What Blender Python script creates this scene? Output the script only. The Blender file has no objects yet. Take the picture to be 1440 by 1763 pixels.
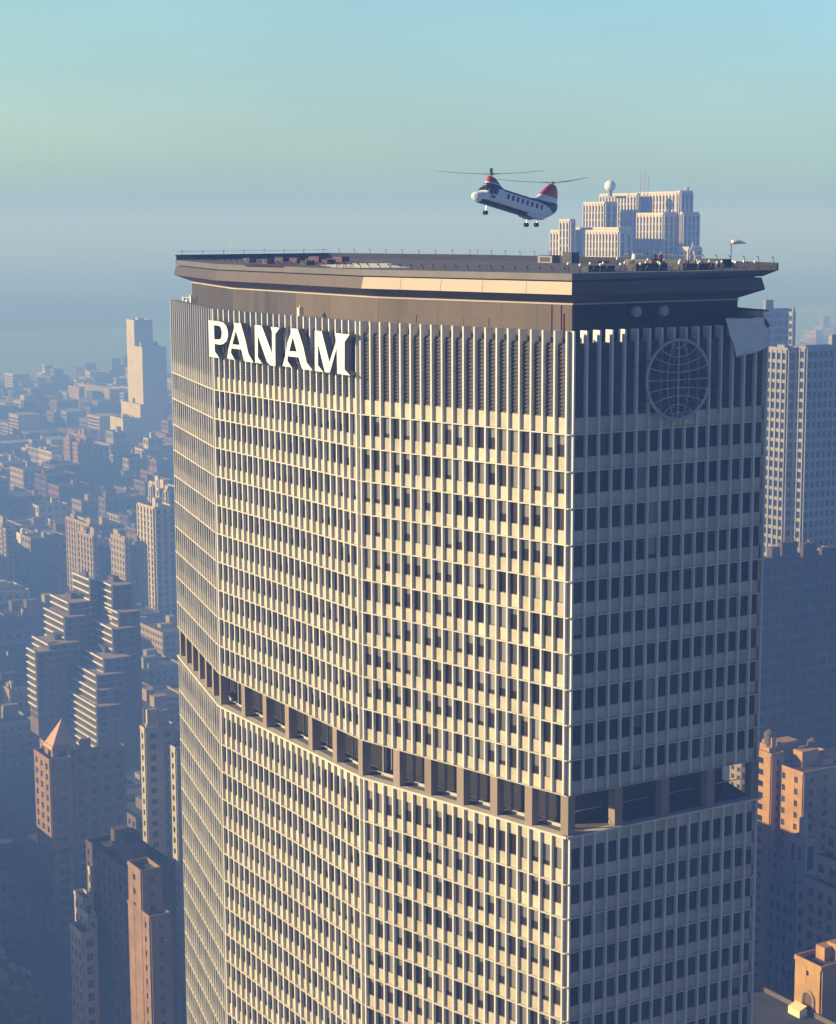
import bpy, math, random
from mathutils import Vector, Matrix
from mathutils.geometry import tessellate_polygon
random.seed(7)
sc = bpy.context.scene
R = math.radians

# ---------------------------------------------------------------- camera, light, exposure
Z0 = 232.0                                   # height of the first floor joint above the street
CAM = Vector((185.809, -103.798, Z0 + 21.183))
FPX = 3247.47                                # focal length in pixels of the 1440-wide photograph
FWD = Vector((-0.84728821, 0.50925198, -0.1508811)).normalized()
RGT = Vector((0.51566892, 0.85677858, -0.00400318)).normalized()
UPV = RGT.cross(FWD).normalized()
cam_data = bpy.data.cameras.new("camera")
cam = bpy.data.objects.new("camera", cam_data)
sc.collection.objects.link(cam)
m3 = Matrix((RGT, UPV, -FWD)).transposed()
cam.matrix_world = Matrix.Translation(CAM) @ m3.to_4x4()
cam_data.sensor_fit = 'HORIZONTAL'
cam_data.sensor_width = 36.0
cam_data.lens = FPX / 1440 * 36.0
cam_data.clip_start = 1.0
cam_data.clip_end = 120000.0
sc.camera = cam

SUN_EL, SUN_AZ = 17.0, 206.0                 # azimuth clockwise from +Y
sun_dir = Vector((math.sin(R(SUN_AZ)) * math.cos(R(SUN_EL)), math.cos(R(SUN_AZ)) * math.cos(R(SUN_EL)), math.sin(R(SUN_EL))))
sl = bpy.data.lights.new("sun", 'SUN')
sl.energy = 5.0
sl.angle = R(0.5)
sl.color = (1.0, 0.87, 0.58)
sun = bpy.data.objects.new("sun", sl)
sc.collection.objects.link(sun)
sun.rotation_euler = (-sun_dir).to_track_quat('-Z', 'Y').to_euler()

w = bpy.data.worlds.new("World")
sc.world = w
w.use_nodes = True
wn, wl = w.node_tree.nodes, w.node_tree.links
bg = wn['Background']
sky = wn.new('ShaderNodeTexSky')
sky.sky_type = 'NISHITA'
sky.sun_disc = False
sky.sun_elevation = R(SUN_EL)
sky.sun_rotation = R(SUN_AZ)
sky.altitude = 250
sky.air_density = 1.0
sky.dust_density = 1.0
sky.ozone_density = 3.0
tint = wn.new('ShaderNodeMix')
tint.data_type = 'RGBA'
tint.blend_type = 'MULTIPLY'
tint.inputs['Factor'].default_value = 1.0
# clear evening sky: pale teal over the horizon, deeper blue overhead
wtc = wn.new('ShaderNodeTexCoord'); wsp = wn.new('ShaderNodeSeparateXYZ'); wrp = wn.new('ShaderNodeValToRGB')
wl.new(wtc.outputs['Generated'], wsp.inputs[0]); wl.new(wsp.outputs['Z'], wrp.inputs['Fac'])
wrp.color_ramp.elements[0].position = 0.0; wrp.color_ramp.elements[0].color = (0.82, 1.30, 1.18, 1)
wrp.color_ramp.elements[1].position = 0.45; wrp.color_ramp.elements[1].color = (0.24, 0.16, 0.72, 1)
for ps_, c_ in ((0.057, (1.17, 1.37, 1.35, 1)), (0.115, (1.32, 1.58, 1.46, 1)), (0.24, (0.62, 0.44, 1.06, 1))):
    e_ = wrp.color_ramp.elements.new(ps_); e_.color = c_
az = wn.new('ShaderNodeVectorMath'); az.operation = 'DOT_PRODUCT'
az.inputs[1].default_value = (math.sin(R(SUN_AZ)), math.cos(R(SUN_AZ)), 0)
wl.new(wtc.outputs['Generated'], az.inputs[0])
amr = wn.new('ShaderNodeMapRange'); amr.inputs['From Min'].default_value = -.5; amr.inputs['From Max'].default_value = .35
wl.new(az.outputs['Value'], amr.inputs['Value'])
amx = wn.new('ShaderNodeMix'); amx.data_type = 'RGBA'
amx.inputs['A'].default_value = (.90, .93, 1.06, 1); amx.inputs['B'].default_value = (1.10, 1.03, .93, 1)
wl.new(amr.outputs[0], amx.inputs['Factor'])
smp = wn.new('ShaderNodeMapping'); smp.inputs['Scale'].default_value = (5, 5, 22); wl.new(wtc.outputs['Generated'], smp.inputs['Vector'])
snz = wn.new('ShaderNodeTexNoise'); snz.inputs['Scale'].default_value = 1.0; snz.inputs['Detail'].default_value = 4; wl.new(smp.outputs[0], snz.inputs['Vector'])
smr = wn.new('ShaderNodeMapRange'); smr.inputs['To Min'].default_value = .93; smr.inputs['To Max'].default_value = 1.07; smr.inputs['From Min'].default_value = .25; smr.inputs['From Max'].default_value = .75
wl.new(snz.outputs['Fac'], smr.inputs['Value'])
m1 = wn.new('ShaderNodeVectorMath'); m1.operation = 'MULTIPLY'; wl.new(wrp.outputs['Color'], m1.inputs[0]); wl.new(amx.outputs['Result'], m1.inputs[1])
m2 = wn.new('ShaderNodeVectorMath'); m2.operation = 'SCALE'; wl.new(m1.outputs[0], m2.inputs[0]); wl.new(smr.outputs[0], m2.inputs['Scale'])
wl.new(m2.outputs[0], tint.inputs['B'])
wl.new(sky.outputs[0], tint.inputs['A'])
wl.new(tint.outputs['Result'], bg.inputs['Color'])
bg.inputs['Strength'].default_value = 0.074

sc.view_settings.view_transform = 'Standard'
sc.view_settings.look = 'None'
sc.view_settings.exposure = 0.8
sc.view_settings.gamma = 1.0
sc.view_settings.use_curve_mapping = False
sc.render.engine = 'CYCLES'
cy = sc.cycles
cy.use_denoising = True
cy.max_bounces = 5
cy.diffuse_bounces = 3
cy.glossy_bounces = 2
cy.transmission_bounces = 2
cy.volume_bounces = 2
cy.caustics_reflective = False
cy.caustics_refractive = False
cy.sample_clamp_indirect = 4.0

# ---------------------------------------------------------------- materials
MATS = {}
def mat(name, col, rough=0.85, var=0.0, vscale=0.3, metal=0.0, spec=0.3, rand=0.0, col2=None, streak=False, bump=0.0, bscale=2.0, coat=0.0):
    if name in MATS: return MATS[name]
    m = bpy.data.materials.new(name); m.use_nodes = True
    nt = m.node_tree; n = nt.nodes; l = nt.links
    b = n['Principled BSDF']
    b.inputs['Roughness'].default_value = rough
    b.inputs['Metallic'].default_value = metal
    b.inputs['Specular IOR Level'].default_value = spec
    if coat: b.inputs['Coat Weight'].default_value = coat
    c = (*col, 1)
    b.inputs['Base Color'].default_value = c
    src = None
    if var or col2:
        geo = n.new('ShaderNodeNewGeometry')
        mp = n.new('ShaderNodeMapping')
        mp.inputs['Scale'].default_value = (vscale, vscale, vscale * (0.12 if streak else 1.0))
        l.new(geo.outputs['Position'], mp.inputs['Vector'])
        nz = n.new('ShaderNodeTexNoise'); nz.inputs['Scale'].default_value = 1.0
        nz.inputs['Detail'].default_value = 5; nz.inputs['Roughness'].default_value = 0.65
        l.new(mp.outputs[0], nz.inputs['Vector'])
        rp = n.new('ShaderNodeValToRGB')
        rp.color_ramp.elements[0].position = 0.32; rp.color_ramp.elements[1].position = 0.68
        c2 = col2 if col2 else tuple(x * (1 - var) for x in col)
        rp.color_ramp.elements[0].color = (*c2, 1); rp.color_ramp.elements[1].color = c
        l.new(nz.outputs['Fac'], rp.inputs['Fac'])
        src = rp.outputs['Color']
    if rand:
        oi = n.new('ShaderNodeObjectInfo')
        hs = n.new('ShaderNodeHueSaturation')
        mr = n.new('ShaderNodeMapRange')
        mr.inputs['To Min'].default_value = 1 - rand; mr.inputs['To Max'].default_value = 1 + rand
        l.new(oi.outputs['Random'], mr.inputs['Value'])
        l.new(mr.outputs[0], hs.inputs['Value'])
        if src: l.new(src, hs.inputs['Color'])
        else: hs.inputs['Color'].default_value = c
        src = hs.outputs['Color']
    if src: l.new(src, b.inputs['Base Color'])
    if bump:
        geo2 = n.new('ShaderNodeNewGeometry')
        nz2 = n.new('ShaderNodeTexNoise'); nz2.inputs['Scale'].default_value = bscale; nz2.inputs['Detail'].default_value = 4
        l.new(geo2.outputs['Position'], nz2.inputs['Vector'])
        bp = n.new('ShaderNodeBump'); bp.inputs['Strength'].default_value = bump; bp.inputs['Distance'].default_value = 0.2
        l.new(nz2.outputs['Fac'], bp.inputs['Height']); l.new(bp.outputs[0], b.inputs['Normal'])
    MATS[name] = m
    return m

concrete = mat('cream_precast', (0.51, 0.465, 0.335), 0.85, vscale=0.3, col2=(0.40, 0.325, 0.235), rand=0.12, bump=0.15)
fin_c = mat('pale_fin_precast', (0.64, 0.63, 0.61), 0.75, vscale=0.5, col2=(0.50, 0.48, 0.44), rand=0.05, streak=True)
ledge_c = mat('pale_ledge', (0.62, 0.57, 0.46), 0.8, var=0.25, vscale=0.6)
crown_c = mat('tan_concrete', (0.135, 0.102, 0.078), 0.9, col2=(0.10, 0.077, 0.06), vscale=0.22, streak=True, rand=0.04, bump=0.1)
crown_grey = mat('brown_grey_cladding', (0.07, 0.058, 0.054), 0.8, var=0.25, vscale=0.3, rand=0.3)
fascia_m = mat('bronze_aluminium', (0.085, 0.058, 0.042), 0.48, metal=0.35, var=0.15, vscale=0.15, streak=True, spec=0.5)
rim_m = mat('grey_rim_metal', (0.13, 0.115, 0.11), 0.6, var=0.2, vscale=0.3, metal=0.2)
dark_m = mat('dark_metal', (0.045, 0.04, 0.045), 0.6)
soffit_m = mat('dark_soffit', (0.11, 0.075, 0.06), 0.9, var=0.2, vscale=0.3)
deck_m = mat('deck_asphalt', (0.13, 0.125, 0.13), 0.9, var=0.35, vscale=0.15)
pier_m = mat('pier_concrete', (0.29, 0.22, 0.17), 0.85, var=0.2, vscale=0.5, streak=True, rand=0.08)
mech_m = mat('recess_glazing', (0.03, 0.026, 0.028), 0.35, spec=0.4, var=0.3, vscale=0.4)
louver_m = mat('louver_bronze', (0.075, 0.062, 0.055), 0.7, var=0.35, vscale=1.5)
glass_m = mat('window_glass', (0.030, 0.022, 0.018), 0.3, spec=0.2, rand=0.7)
blind_m = mat('blind_behind_glass', (0.17, 0.155, 0.14), 0.45, spec=0.2, rand=0.6)
frame_m = mat('window_frame', (0.07, 0.055, 0.045), 0.5)
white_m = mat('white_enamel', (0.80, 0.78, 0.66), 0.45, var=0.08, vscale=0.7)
letter_side = mat('letter_return', (0.16, 0.14, 0.11), 0.6, var=0.3, vscale=0.8)
core_m = mat('core_concrete', (0.30, 0.27, 0.22), 0.9, var=0.2, vscale=0.3)
globe_m = mat('globe_metal', (0.36, 0.36, 0.41), 0.5, metal=0.2)

# ---------------------------------------------------------------- helpers
COL = sc.collection
class MB:
    def __init__(s): s.v = []; s.f = []; s.m = []
    def box(s, x0, x1, y0, y1, z0, z1, mi=0, T=None):
        b = len(s.v)
        P = [(x0,y0,z0),(x1,y0,z0),(x1,y1,z0),(x0,y1,z0),(x0,y0,z1),(x1,y0,z1),(x1,y1,z1),(x0,y1,z1)]
        if T: P = [T(p) for p in P]
        s.v += P
        for f in ((0,3,2,1),(4,5,6,7),(0,1,5,4),(1,2,6,5),(2,3,7,6),(3,0,4,7)):
            s.f.append(tuple(b + i for i in f)); s.m.append(mi)
        return s
    def quad(s, pts, mi=0):
        b = len(s.v); s.v += [tuple(p) for p in pts]; s.f.append(tuple(range(b, b + len(pts)))); s.m.append(mi); return s
    def prism(s, poly, z0, z1, mi=0, cap=True):
        b = len(s.v); n = len(poly)
        s.v += [(p[0], p[1], z0) for p in poly] + [(p[0], p[1], z1) for p in poly]
        for i in range(n):
            j = (i + 1) % n
            s.f.append((b+i, b+j, b+n+j, b+n+i)); s.m.append(mi)
        if cap:
            s.f.append(tuple(b+n+i for i in range(n))); s.m.append(mi)
            s.f.append(tuple(b+i for i in reversed(range(n)))); s.m.append(mi)
        return s
    def ring(s, polyA, zA, polyB, zB, mi=0, rng=None):
        b = len(s.v); n = len(polyA)
        s.v += [(p[0], p[1], zA) for p in polyA] + [(p[0], p[1], zB) for p in polyB]
        for i in (rng if rng is not None else range(n)):
            j = (i + 1) % n
            s.f.append((b+i, b+j, b+n+j, b+n+i)); s.m.append(mi)
        return s
    def tube(s, a, b_, r, n=6, mi=0, r2=None):
        a = Vector(a); b_ = Vector(b_); d = (b_ - a)
        if d.length < 1e-6: return s
        d.normalize()
        x = d.orthogonal().normalized(); y = d.cross(x)
        r2 = r if r2 is None else r2
        k = len(s.v)
        for c, rr in ((a, r), (b_, r2)):
            for i in range(n):
                t = 2 * math.pi * i / n
                s.v.append(tuple(c + rr * (math.cos(t) * x + math.sin(t) * y)))
        for i in range(n):
            j = (i + 1) % n
            s.f.append((k+i, k+j, k+n+j, k+n+i)); s.m.append(mi)
        s.f.append(tuple(k+n+i for i in range(n))); s.m.append(mi)
        s.f.append(tuple(k+i for i in reversed(range(n)))); s.m.append(mi)
        return s
    def loft(s, secs, mi=0, cap=True, fm=None):
        # secs: list of rings (same count)
        k = len(s.v); n = len(secs[0])
        for r_ in secs: s.v += [tuple(p) for p in r_]
        for a in range(len(secs) - 1):
            for i in range(n):
                j = (i + 1) % n
                f = (k+a*n+i, k+a*n+j, k+(a+1)*n+j, k+(a+1)*n+i)
                s.f.append(f)
                if fm:
                    c = sum((Vector(s.v[q]) for q in f), Vector()) / 4
                    s.m.append(fm(c))
                else: s.m.append(mi)
        if cap:
            s.f.append(tuple(k+i for i in reversed(range(n)))); s.m.append(mi)
            s.f.append(tuple(k+(len(secs)-1)*n+i for i in range(n))); s.m.append(mi)
        return s
    def mesh(s, name, mats):
        me = bpy.data.meshes.new(name)
        me.from_pydata(s.v, [], s.f)
        for m in (mats if isinstance(mats, (list, tuple)) else [mats]): me.materials.append(m)
        if any(s.m): me.polygons.foreach_set('material_index', s.m)
        me.update()
        return me
    def build(s, name, mats, parent=None, loc=None, smooth=False):
        return inst(name, s.mesh(name, mats), parent, loc, smooth=smooth)

def inst(name, me, parent=None, loc=None, rz=0.0, smooth=False):
    o = bpy.data.objects.new(name, me)
    COL.objects.link(o)
    if parent: o.parent = parent
    if loc is not None: o.location = loc
    if rz: o.rotation_euler = (0, 0, rz)
    if smooth:
        for p in me.polygons: p.use_smooth = True
    return o
def tag(o, label=None, cat=None, group=None, kind=None):
    if label: o['label'] = label
    if cat: o['category'] = cat
    if group: o['group'] = group
    if kind: o['kind'] = kind
    return o
def empty(name, loc, rz=0):
    o = bpy.data.objects.new(name, None); COL.objects.link(o)
    o.empty_display_size = 0.5
    o.location = loc; o.rotation_euler = (0, 0, rz)
    return o

# photograph geometry -> world
def ray(px, py): return FWD + (px - 720) / FPX * RGT - (py - 881.5) / FPX * UPV
def at_dist(px, py, dist):
    d = ray(px, py); h = math.hypot(d.x, d.y); return CAM + d * (dist / h)
def at_z(px, py, z):
    d = ray(px, py); return CAM + d * ((z - CAM.z) / d.z)
def along(P, direction, px):
    m = FPX * RGT - (px - 720) * FWD
    return -((P - CAM).dot(m)) / (direction.dot(m))

# ---------------------------------------------------------------- the tower
TH = 0.24130522
LA, LB, LD = 31.542755, 38.770234, 26.505786
ct, st = math.cos(TH), math.sin(TH)
P = [Vector((-LB - LA*ct, LA*st)), Vector((-LB, 0)), Vector((0, 0)), Vector((LA*ct, LA*st)), Vector((LA*ct, LA*st + LD)),
     Vector((0, 2*LA*st + LD)), Vector((-LB, 2*LA*st + LD)), Vector((-LB - LA*ct, LA*st + LD))]
kk = (1 - st) / ct; k2 = math.tan(TH / 2)
OD = [Vector((-1, -kk)), Vector((-k2, -1)), Vector((k2, -1)), Vector((1, -kk)), Vector((1, kk)), Vector((k2, 1)), Vector((-k2, 1)), Vector((-1, kk))]
def octo(t): return [P[i] + t * OD[i] for i in range(8)]

tower = tag(empty('office_tower', (0, 0, 0)), 'huge cream concrete octagonal office tower filling the picture, open dark floor two thirds down', 'skyscraper')
FH = 3.8
TOPF = 10.45
MTOP, MBOT = -38.0, -42.41
J1 = -47.689
joints = [-i * FH for i in range(10)]           # each joint z, windows under it
NLOW = 17
low_j = [J1 + FH] + [J1 - i * FH for i in range(NLOW)]
BOTTOM = J1 - NLOW * FH

class Fac:
    def __init__(s, i, nb, e0=0.45, e1=0.45, rz=0.0, pri=1.0):
        s.P = P[i]; s.Q = P[(i+1) % 8]; s.L = (s.Q - s.P).length
        s.u = (s.Q - s.P).normalized(); s.nb = nb; s.e0 = e0
        s.m = (s.L - e0 - e1) / nb; s.rz = math.atan2(s.u.y, s.u.x)
        s.n = Vector((s.u.y, -s.u.x)); s.pri = pri
    def loc(s, sx, z): return Vector((s.P.x + s.u.x*sx, s.P.y + s.u.y*sx, Z0 + z))
    def T(s, sx, z):
        o = s.loc(sx, z); u = s.u; n = s.n
        return lambda p: (o.x + u.x*p[0] - n.x*p[1], o.y + u.y*p[0] - n.y*p[1], o.z + p[2])
FA, FB, FC, FD = Fac(0, 19), Fac(1, 24, 0.4, 0.45), Fac(2, 19, 0.42, 0.62), Fac(3, 16, 0.48, 0.42)
FACS = [FA, FB, FC, FD]
FW = 0.215                                          # fin width

def local_mesh(fn, name, mats):
    mb = MB(); fn(mb); return mb.mesh(name, mats)
def fin_mesh(zb, zt, back, name):
    mb = MB(); mb.box(-FW/2, FW/2, 0, back, zb, zt)
    return mb.mesh(name, fin_c)

# core volumes (concrete floors and back of the building)
mb = MB()
mb.prism([(p.x, p.y) for p in octo(-0.95)], Z0 + MTOP + .02, Z0 + 9.0)
mb.prism([(p.x, p.y) for p in octo(-0.95)], Z0 + BOTTOM + .01, Z0 + MBOT - .02)
mb.build('core', core_m, tower)
mb = MB(); mb.prism([(p.x, p.y) for p in octo(-0.35)], 0, Z0 + BOTTOM); mb.build('shaft', mat('lower_shaft_precast', (0.45,0.41,0.33), .85, var=.3, vscale=.4), tower)
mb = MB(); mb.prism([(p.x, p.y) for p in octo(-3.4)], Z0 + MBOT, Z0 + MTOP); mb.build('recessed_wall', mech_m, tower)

# corner posts
cp = MB(); oa, ob = octo(-0.35), octo(-1.0)
for i in (0, 1, 2, 3, 4):
    pr = (P[i-1] - P[i]).normalized(); nx = (P[(i+1) % 8] - P[i]).normalized()
    a = oa[i]
    poly = [a + pr*.42, a, a + nx*.42, ob[i] + nx*.2, ob[i] + pr*.2]
    for z0, z1 in ((BOTTOM, MBOT - .26), (MTOP + .003, TOPF - .15)):
        cp.prism([(q.x, q.y) for q in poly], Z0 + z0, Z0 + z1)
cp.build('corner_post', concrete, tower)

# spandrels, windows, fins, ledges
slots = []
for F in FACS:
    for b in range(F.nb):
        s0 = F.e0 + b * F.m
        c = F.loc(s0 + F.m/2, 0)
        v = (CAM - c); fore = abs(v.normalized().dot(Vector((F.n.x, F.n.y, 0))))
        for k, z in enumerate(joints + low_j):
            cz = F.loc(s0 + F.m/2, z - 2)
            d = (CAM - cz).length
            slots.append((fore / d / d, F, b, s0, z, k))
slots.sort(key=lambda t: -t[0])
vis = []
for t in slots:
    q = t[1].loc(t[3], t[4] - 2) - CAM
    py = 881.5 - FPX * q.dot(UPV) / q.dot(FWD)
    if py < 1800: vis.append(t)
rest = [t for t in slots if t not in set(vis)] if False else []
WZ0, WZ1 = -2.45, -0.12
def win_mesh(M, kind):
    mb = MB(); h = FW/2; x0, x1 = h, M - h; y = 0.47
    cut = {0: None, 1: .30, 2: .45, 3: 1.0, 4: .62, 5: .8}[kind]
    xm = (x0 + x1) / 2
    zt, zb = WZ1, WZ0
    if cut is None:
        mb.quad([(x0,y,zb),(x1,y,zb),(x1,y,zt),(x0,y,zt)], 0)
    else:
        zc = zt - (zt - zb) * cut
        mb.quad([(x0,y,zc),(x1,y,zc),(x1,y,zt),(x0,y,zt)], 1)
        if cut < 1: mb.quad([(x0,y,zb),(x1,y,zb),(x1,y,zc),(x0,y,zc)], 0)
    mb.box(x0, x0 + .06, y - .05, y - .004, zb, zt, 2)
    mb.box(x1 - .06, x1, y - .05, y - .004, zb, zt, 2)
    mb.box(x0 + .06, x1 - .06, y - .045, y - .004, zb, zb + .07, 2)
    return mb
def spandrel_mb(M, z0, z1, mb=None, T=None):
    mb = mb or MB(); h = FW/2
    mb.box(h, M - h, 0.35, 0.90, z0, z1, 0, T)
    return mb
SM, WM = {}, {}
for F in FACS:
    SM[F] = spandrel_mb(F.m, -FH, WZ0).mesh('spandrel', concrete)
    WM[F] = [win_mesh(F.m, k).mesh('window', [glass_m, blind_m, frame_m]) for k in range(6)]
def wkind():
    r = random.random()
    return 0 if r < .24 else 1 if r < .32 else 2 if r < .42 else 4 if r < .56 else 5 if r < .74 else 3
sp_rest, wi_rest = MB(), MB()
for i, (a, F, b, s0, z, k) in enumerate(vis):
    kd = wkind()
    if F is FD and kd and random.random() < .94: kd = 0
    if i < 300:
        inst('spandrel', SM[F], tower, F.loc(s0, z), F.rz)
        inst('window', WM[F][kd], tower, F.loc(s0, z), F.rz)
    else:
        T = F.T(s0, z)
        spandrel_mb(F.m, -FH, WZ0, sp_rest, T)
        src = win_mesh(F.m, kd); base = len(wi_rest.v)
        wi_rest.v += [T(p) for p in src.v]; wi_rest.f += [tuple(base + q for q in f) for f in src.f]; wi_rest.m += src.m
o = sp_rest.build('spandrel_field', concrete, tower); o['kind'] = 'stuff'
o = wi_rest.build('window_field', [glass_m, blind_m, frame_m], tower); o['kind'] = 'stuff'

# fins: three runs per bay line
crown_spandrel = {}
for F in FACS:
    cap_m = MB(); cap_m.box(-FW/2, FW/2, 0, .56, 0, 9.15); cap_m.box(-FW/2, FW/2, 0, 1.15, 9.15, TOPF)
    fm_crown = cap_m.mesh('crown_fin', fin_c)
    fm_up = fin_mesh(MTOP + .01, -.005, .62, 'fin')
    fm_lo = fin_mesh(BOTTOM, MBOT - .26, .62, 'fin')
    for b in range(F.nb + 1):
        sx = F.e0 + b * F.m
        inst('crown_fin', fm_crown, tower, F.loc(sx, 0), F.rz)
        inst('fin', fm_up, tower, F.loc(sx, 0), F.rz)
        inst('fin', fm_lo, tower, F.loc(sx, 0), F.rz)
    # crown spandrel + louvers
    h = FW/2
    mcs = MB(); mcs.box(h, F.m-h, .35, .9, 0.01, 1.6); cs = mcs.mesh('crown_spandrel', concrete)
    ml = MB()
    ml.box(h + .004, F.m-h-.004, .58, .93, 1.61, 9.15)
    nsl = 19
    for q in range(nsl):
        zz = 1.62 + q * (7.5 / nsl)
        bq = len(ml.v)
        ml.v += [(h+.004, .40, zz), (F.m-h-.004, .40, zz), (F.m-h-.004, .57, zz+.26), (h+.004, .57, zz+.26),
                 (h+.004, .40, zz+.05), (F.m-h-.004, .40, zz+.05), (F.m-h-.004, .57, zz+.31), (h+.004, .57, zz+.31)]
        for f in ((0,3,2,1),(4,5,6,7),(0,1,5,4),(1,2,6,5),(2,3,7,6),(3,0,4,7)): ml.f.append(tuple(bq+i for i in f)); ml.m.append(0)
    lm = ml.mesh('louver', louver_m)
    mu = MB(); mu.box(h, F.m-h, .35, .9, MBOT - 1.60, MBOT - .26); us = mu.mesh('upper_spandrel', concrete)
    for b in range(F.nb):
        s0 = F.e0 + b * F.m
        inst('crown_spandrel', cs, tower, F.loc(s0, 0), F.rz)
        inst('louver', lm, tower, F.loc(s0, 0), F.rz)
        inst('upper_spandrel', us, tower, F.loc(s0, 0), F.rz)
    # ledges (floor joints)
    ml2 = MB(); ml2.box(.12, F.L - .12, -.03, .45, -.115, 0.0); lg = ml2.mesh('floor_ledge', ledge_c)
    for z in joints + low_j[1:] + [BOTTOM]:
        inst('floor_ledge', lg, tower, F.loc(0, z), F.rz)
    ml3 = MB(); ml3.box(.02, F.L-.02, -.10, .62, MTOP-.06, MTOP); ml3.build('lintel', ledge_c, tower, F.loc(0, 0)).rotation_euler[2] = F.rz
    ml4 = MB(); ml4.box(.0, F.L, -.16, 1.2, MBOT-.25, MBOT); ml4.build('coping', ledge_c, tower, F.loc(0, 0)).rotation_euler[2] = F.rz

# open mechanical floor: piers, floor, glazing with white columns, sills and rails
for F, nG in ((FA, 6), (FB, 6), (FC, 6), (FD, 4)):
    pw = 1.05
    pm = MB(); pm.box(-pw/2, pw/2, .25, 1.35, MBOT, MTOP - .06); pmesh = pm.mesh('pier', pier_m)
    for g in range(nG + 1):
        sx = .6 + (F.L - 1.2) * g / nG
        if g == 0 and F is not FA: continue
        inst('pier', pmesh, tower, F.loc(sx, 0), F.rz)
    # corner piers are shared
    gm = MB()
    for g in range(nG):
        a = .6 + (F.L - 1.2) * g / nG + pw/2; b = .6 + (F.L - 1.2) * (g+1) / nG - pw/2
        wdt = b - a
        gm.box(a + .12*wdt, a + .12*wdt + .22, 1.9, 2.15, MBOT, MTOP - .01, 0)
        if F is not FD:
            gm.box(a + .38*wdt, a + .38*wdt + .14, 2.3, 2.45, MBOT + .8, MTOP - .3, 0)
            gm.box(a, b, 1.55, 1.62, MBOT + .45, MBOT + .53, 1)
            gm.box(a + .3, b - .4, 1.9, 2.3, MBOT + .02, MBOT + .3, 1)
        else:
            gm.box(a, b, 2.6, 2.68, MBOT + 1.5, MBOT + 1.58, 1)
    gm.build('plant_room_frame', [mat('mech_post', (.22,.19,.17), .6), mat('mech_sill', (.45,.42,.38), .5)], tower, F.loc(0,0)).rotation_euler[2] = F.rz
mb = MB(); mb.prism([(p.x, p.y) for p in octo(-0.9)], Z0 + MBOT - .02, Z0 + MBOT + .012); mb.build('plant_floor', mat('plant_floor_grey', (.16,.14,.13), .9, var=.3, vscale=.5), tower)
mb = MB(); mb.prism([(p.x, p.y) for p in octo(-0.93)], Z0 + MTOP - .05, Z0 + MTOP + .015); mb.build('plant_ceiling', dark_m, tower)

# crown: terrace, wall, soffit, fascia, rim, deck
mb = MB(); mb.prism([(p.x, p.y) for p in octo(-0.96)], Z0 + 9.0, Z0 + 9.06); mb.build('terrace', mat('terrace_grey', (.14,.13,.12), .9, var=.3, vscale=.5), tower)
o3, = (octo(-3.0),)
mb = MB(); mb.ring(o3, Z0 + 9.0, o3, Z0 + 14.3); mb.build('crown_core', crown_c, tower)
# wall panels on the three visible long sides and the end
def crown_panels(i, seams, mats_, z0=9.06, z1=12.95):
    a, b = o3[i], o3[(i+1) % 8]; u = (b-a).normalized(); L = (b-a).length; rz = math.atan2(u.y, u.x)
    for q in range(len(seams) - 1):
        x0, x1 = seams[q]*L, seams[q+1]*L
        m_ = MB(); m_.box(x0 + .015, x1 - .015, -.10, -.003, z0, z1)
        ob_ = m_.build('crown_panel', mats_[q % len(mats_)], tower, (a.x, a.y, Z0)); ob_.rotation_euler[2] = rz
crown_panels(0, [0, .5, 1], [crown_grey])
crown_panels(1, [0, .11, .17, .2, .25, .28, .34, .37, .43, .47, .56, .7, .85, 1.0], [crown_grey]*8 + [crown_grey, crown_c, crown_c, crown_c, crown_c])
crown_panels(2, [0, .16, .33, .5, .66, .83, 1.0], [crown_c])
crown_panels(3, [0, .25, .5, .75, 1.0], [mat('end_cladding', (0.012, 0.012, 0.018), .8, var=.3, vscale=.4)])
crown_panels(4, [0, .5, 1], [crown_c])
# trims
mb = MB()
ta, tb = octo(-2.82), octo(-3.02)
mb.ring(ta, Z0 + 12.95, ta, Z0 + 13.10); mb.ring(ta, Z0 + 13.10, tb, Z0 + 13.12); mb.ring(tb, Z0 + 12.94, ta, Z0 + 12.95)
mb.build('soffit_trim', mat('soffit_trim_grey', (.42,.36,.32), .8, var=.15), tower)
mb = MB(); mb.ring(octo(-3.0), Z0 + 13.13, octo(-2.2), Z0 + 13.45); mb.ring(octo(-2.2), Z0 + 13.45, octo(-.62), Z0 + 14.08); mb.build('soffit', soffit_m, tower)
mb = MB(); mb.ring(octo(-.60), Z0 + 14.08, octo(-.92), Z0 + 15.36); mb.ring(octo(-.62), Z0+14.08, octo(-.60), Z0+14.081); mb.build('fascia', fascia_m, tower)
mb = MB(); mb.ring(octo(-1.5), Z0 + 15.3, octo(-1.5), Z0 + 15.6); mb.ring(octo(-.92), Z0+15.36, octo(-1.5), Z0+15.40); mb.build('shadow_gap', dark_m, tower)
# rim slab, pushed out further at the far right corner as in the photo
def rim_poly(t):
    q = octo(t); q[4] = q[4] + Vector((1.1, 1.4)); q[5] = q[5] + Vector((0, 1.2)); return q
mb = MB(); mb.ring(octo(-.85), Z0+15.5, rim_poly(-.85), Z0+16.2); mb.ring(octo(-1.5), Z0+15.5, octo(-.85), Z0+15.501)
mb.build('deck_rim', rim_m, tower)
mb = MB(); q = rim_poly(-.85); b0 = [(p.x, p.y, Z0 + 16.201) for p in q]; mb.quad(b0); mb.build('landing_deck', deck_m, tower)
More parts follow.
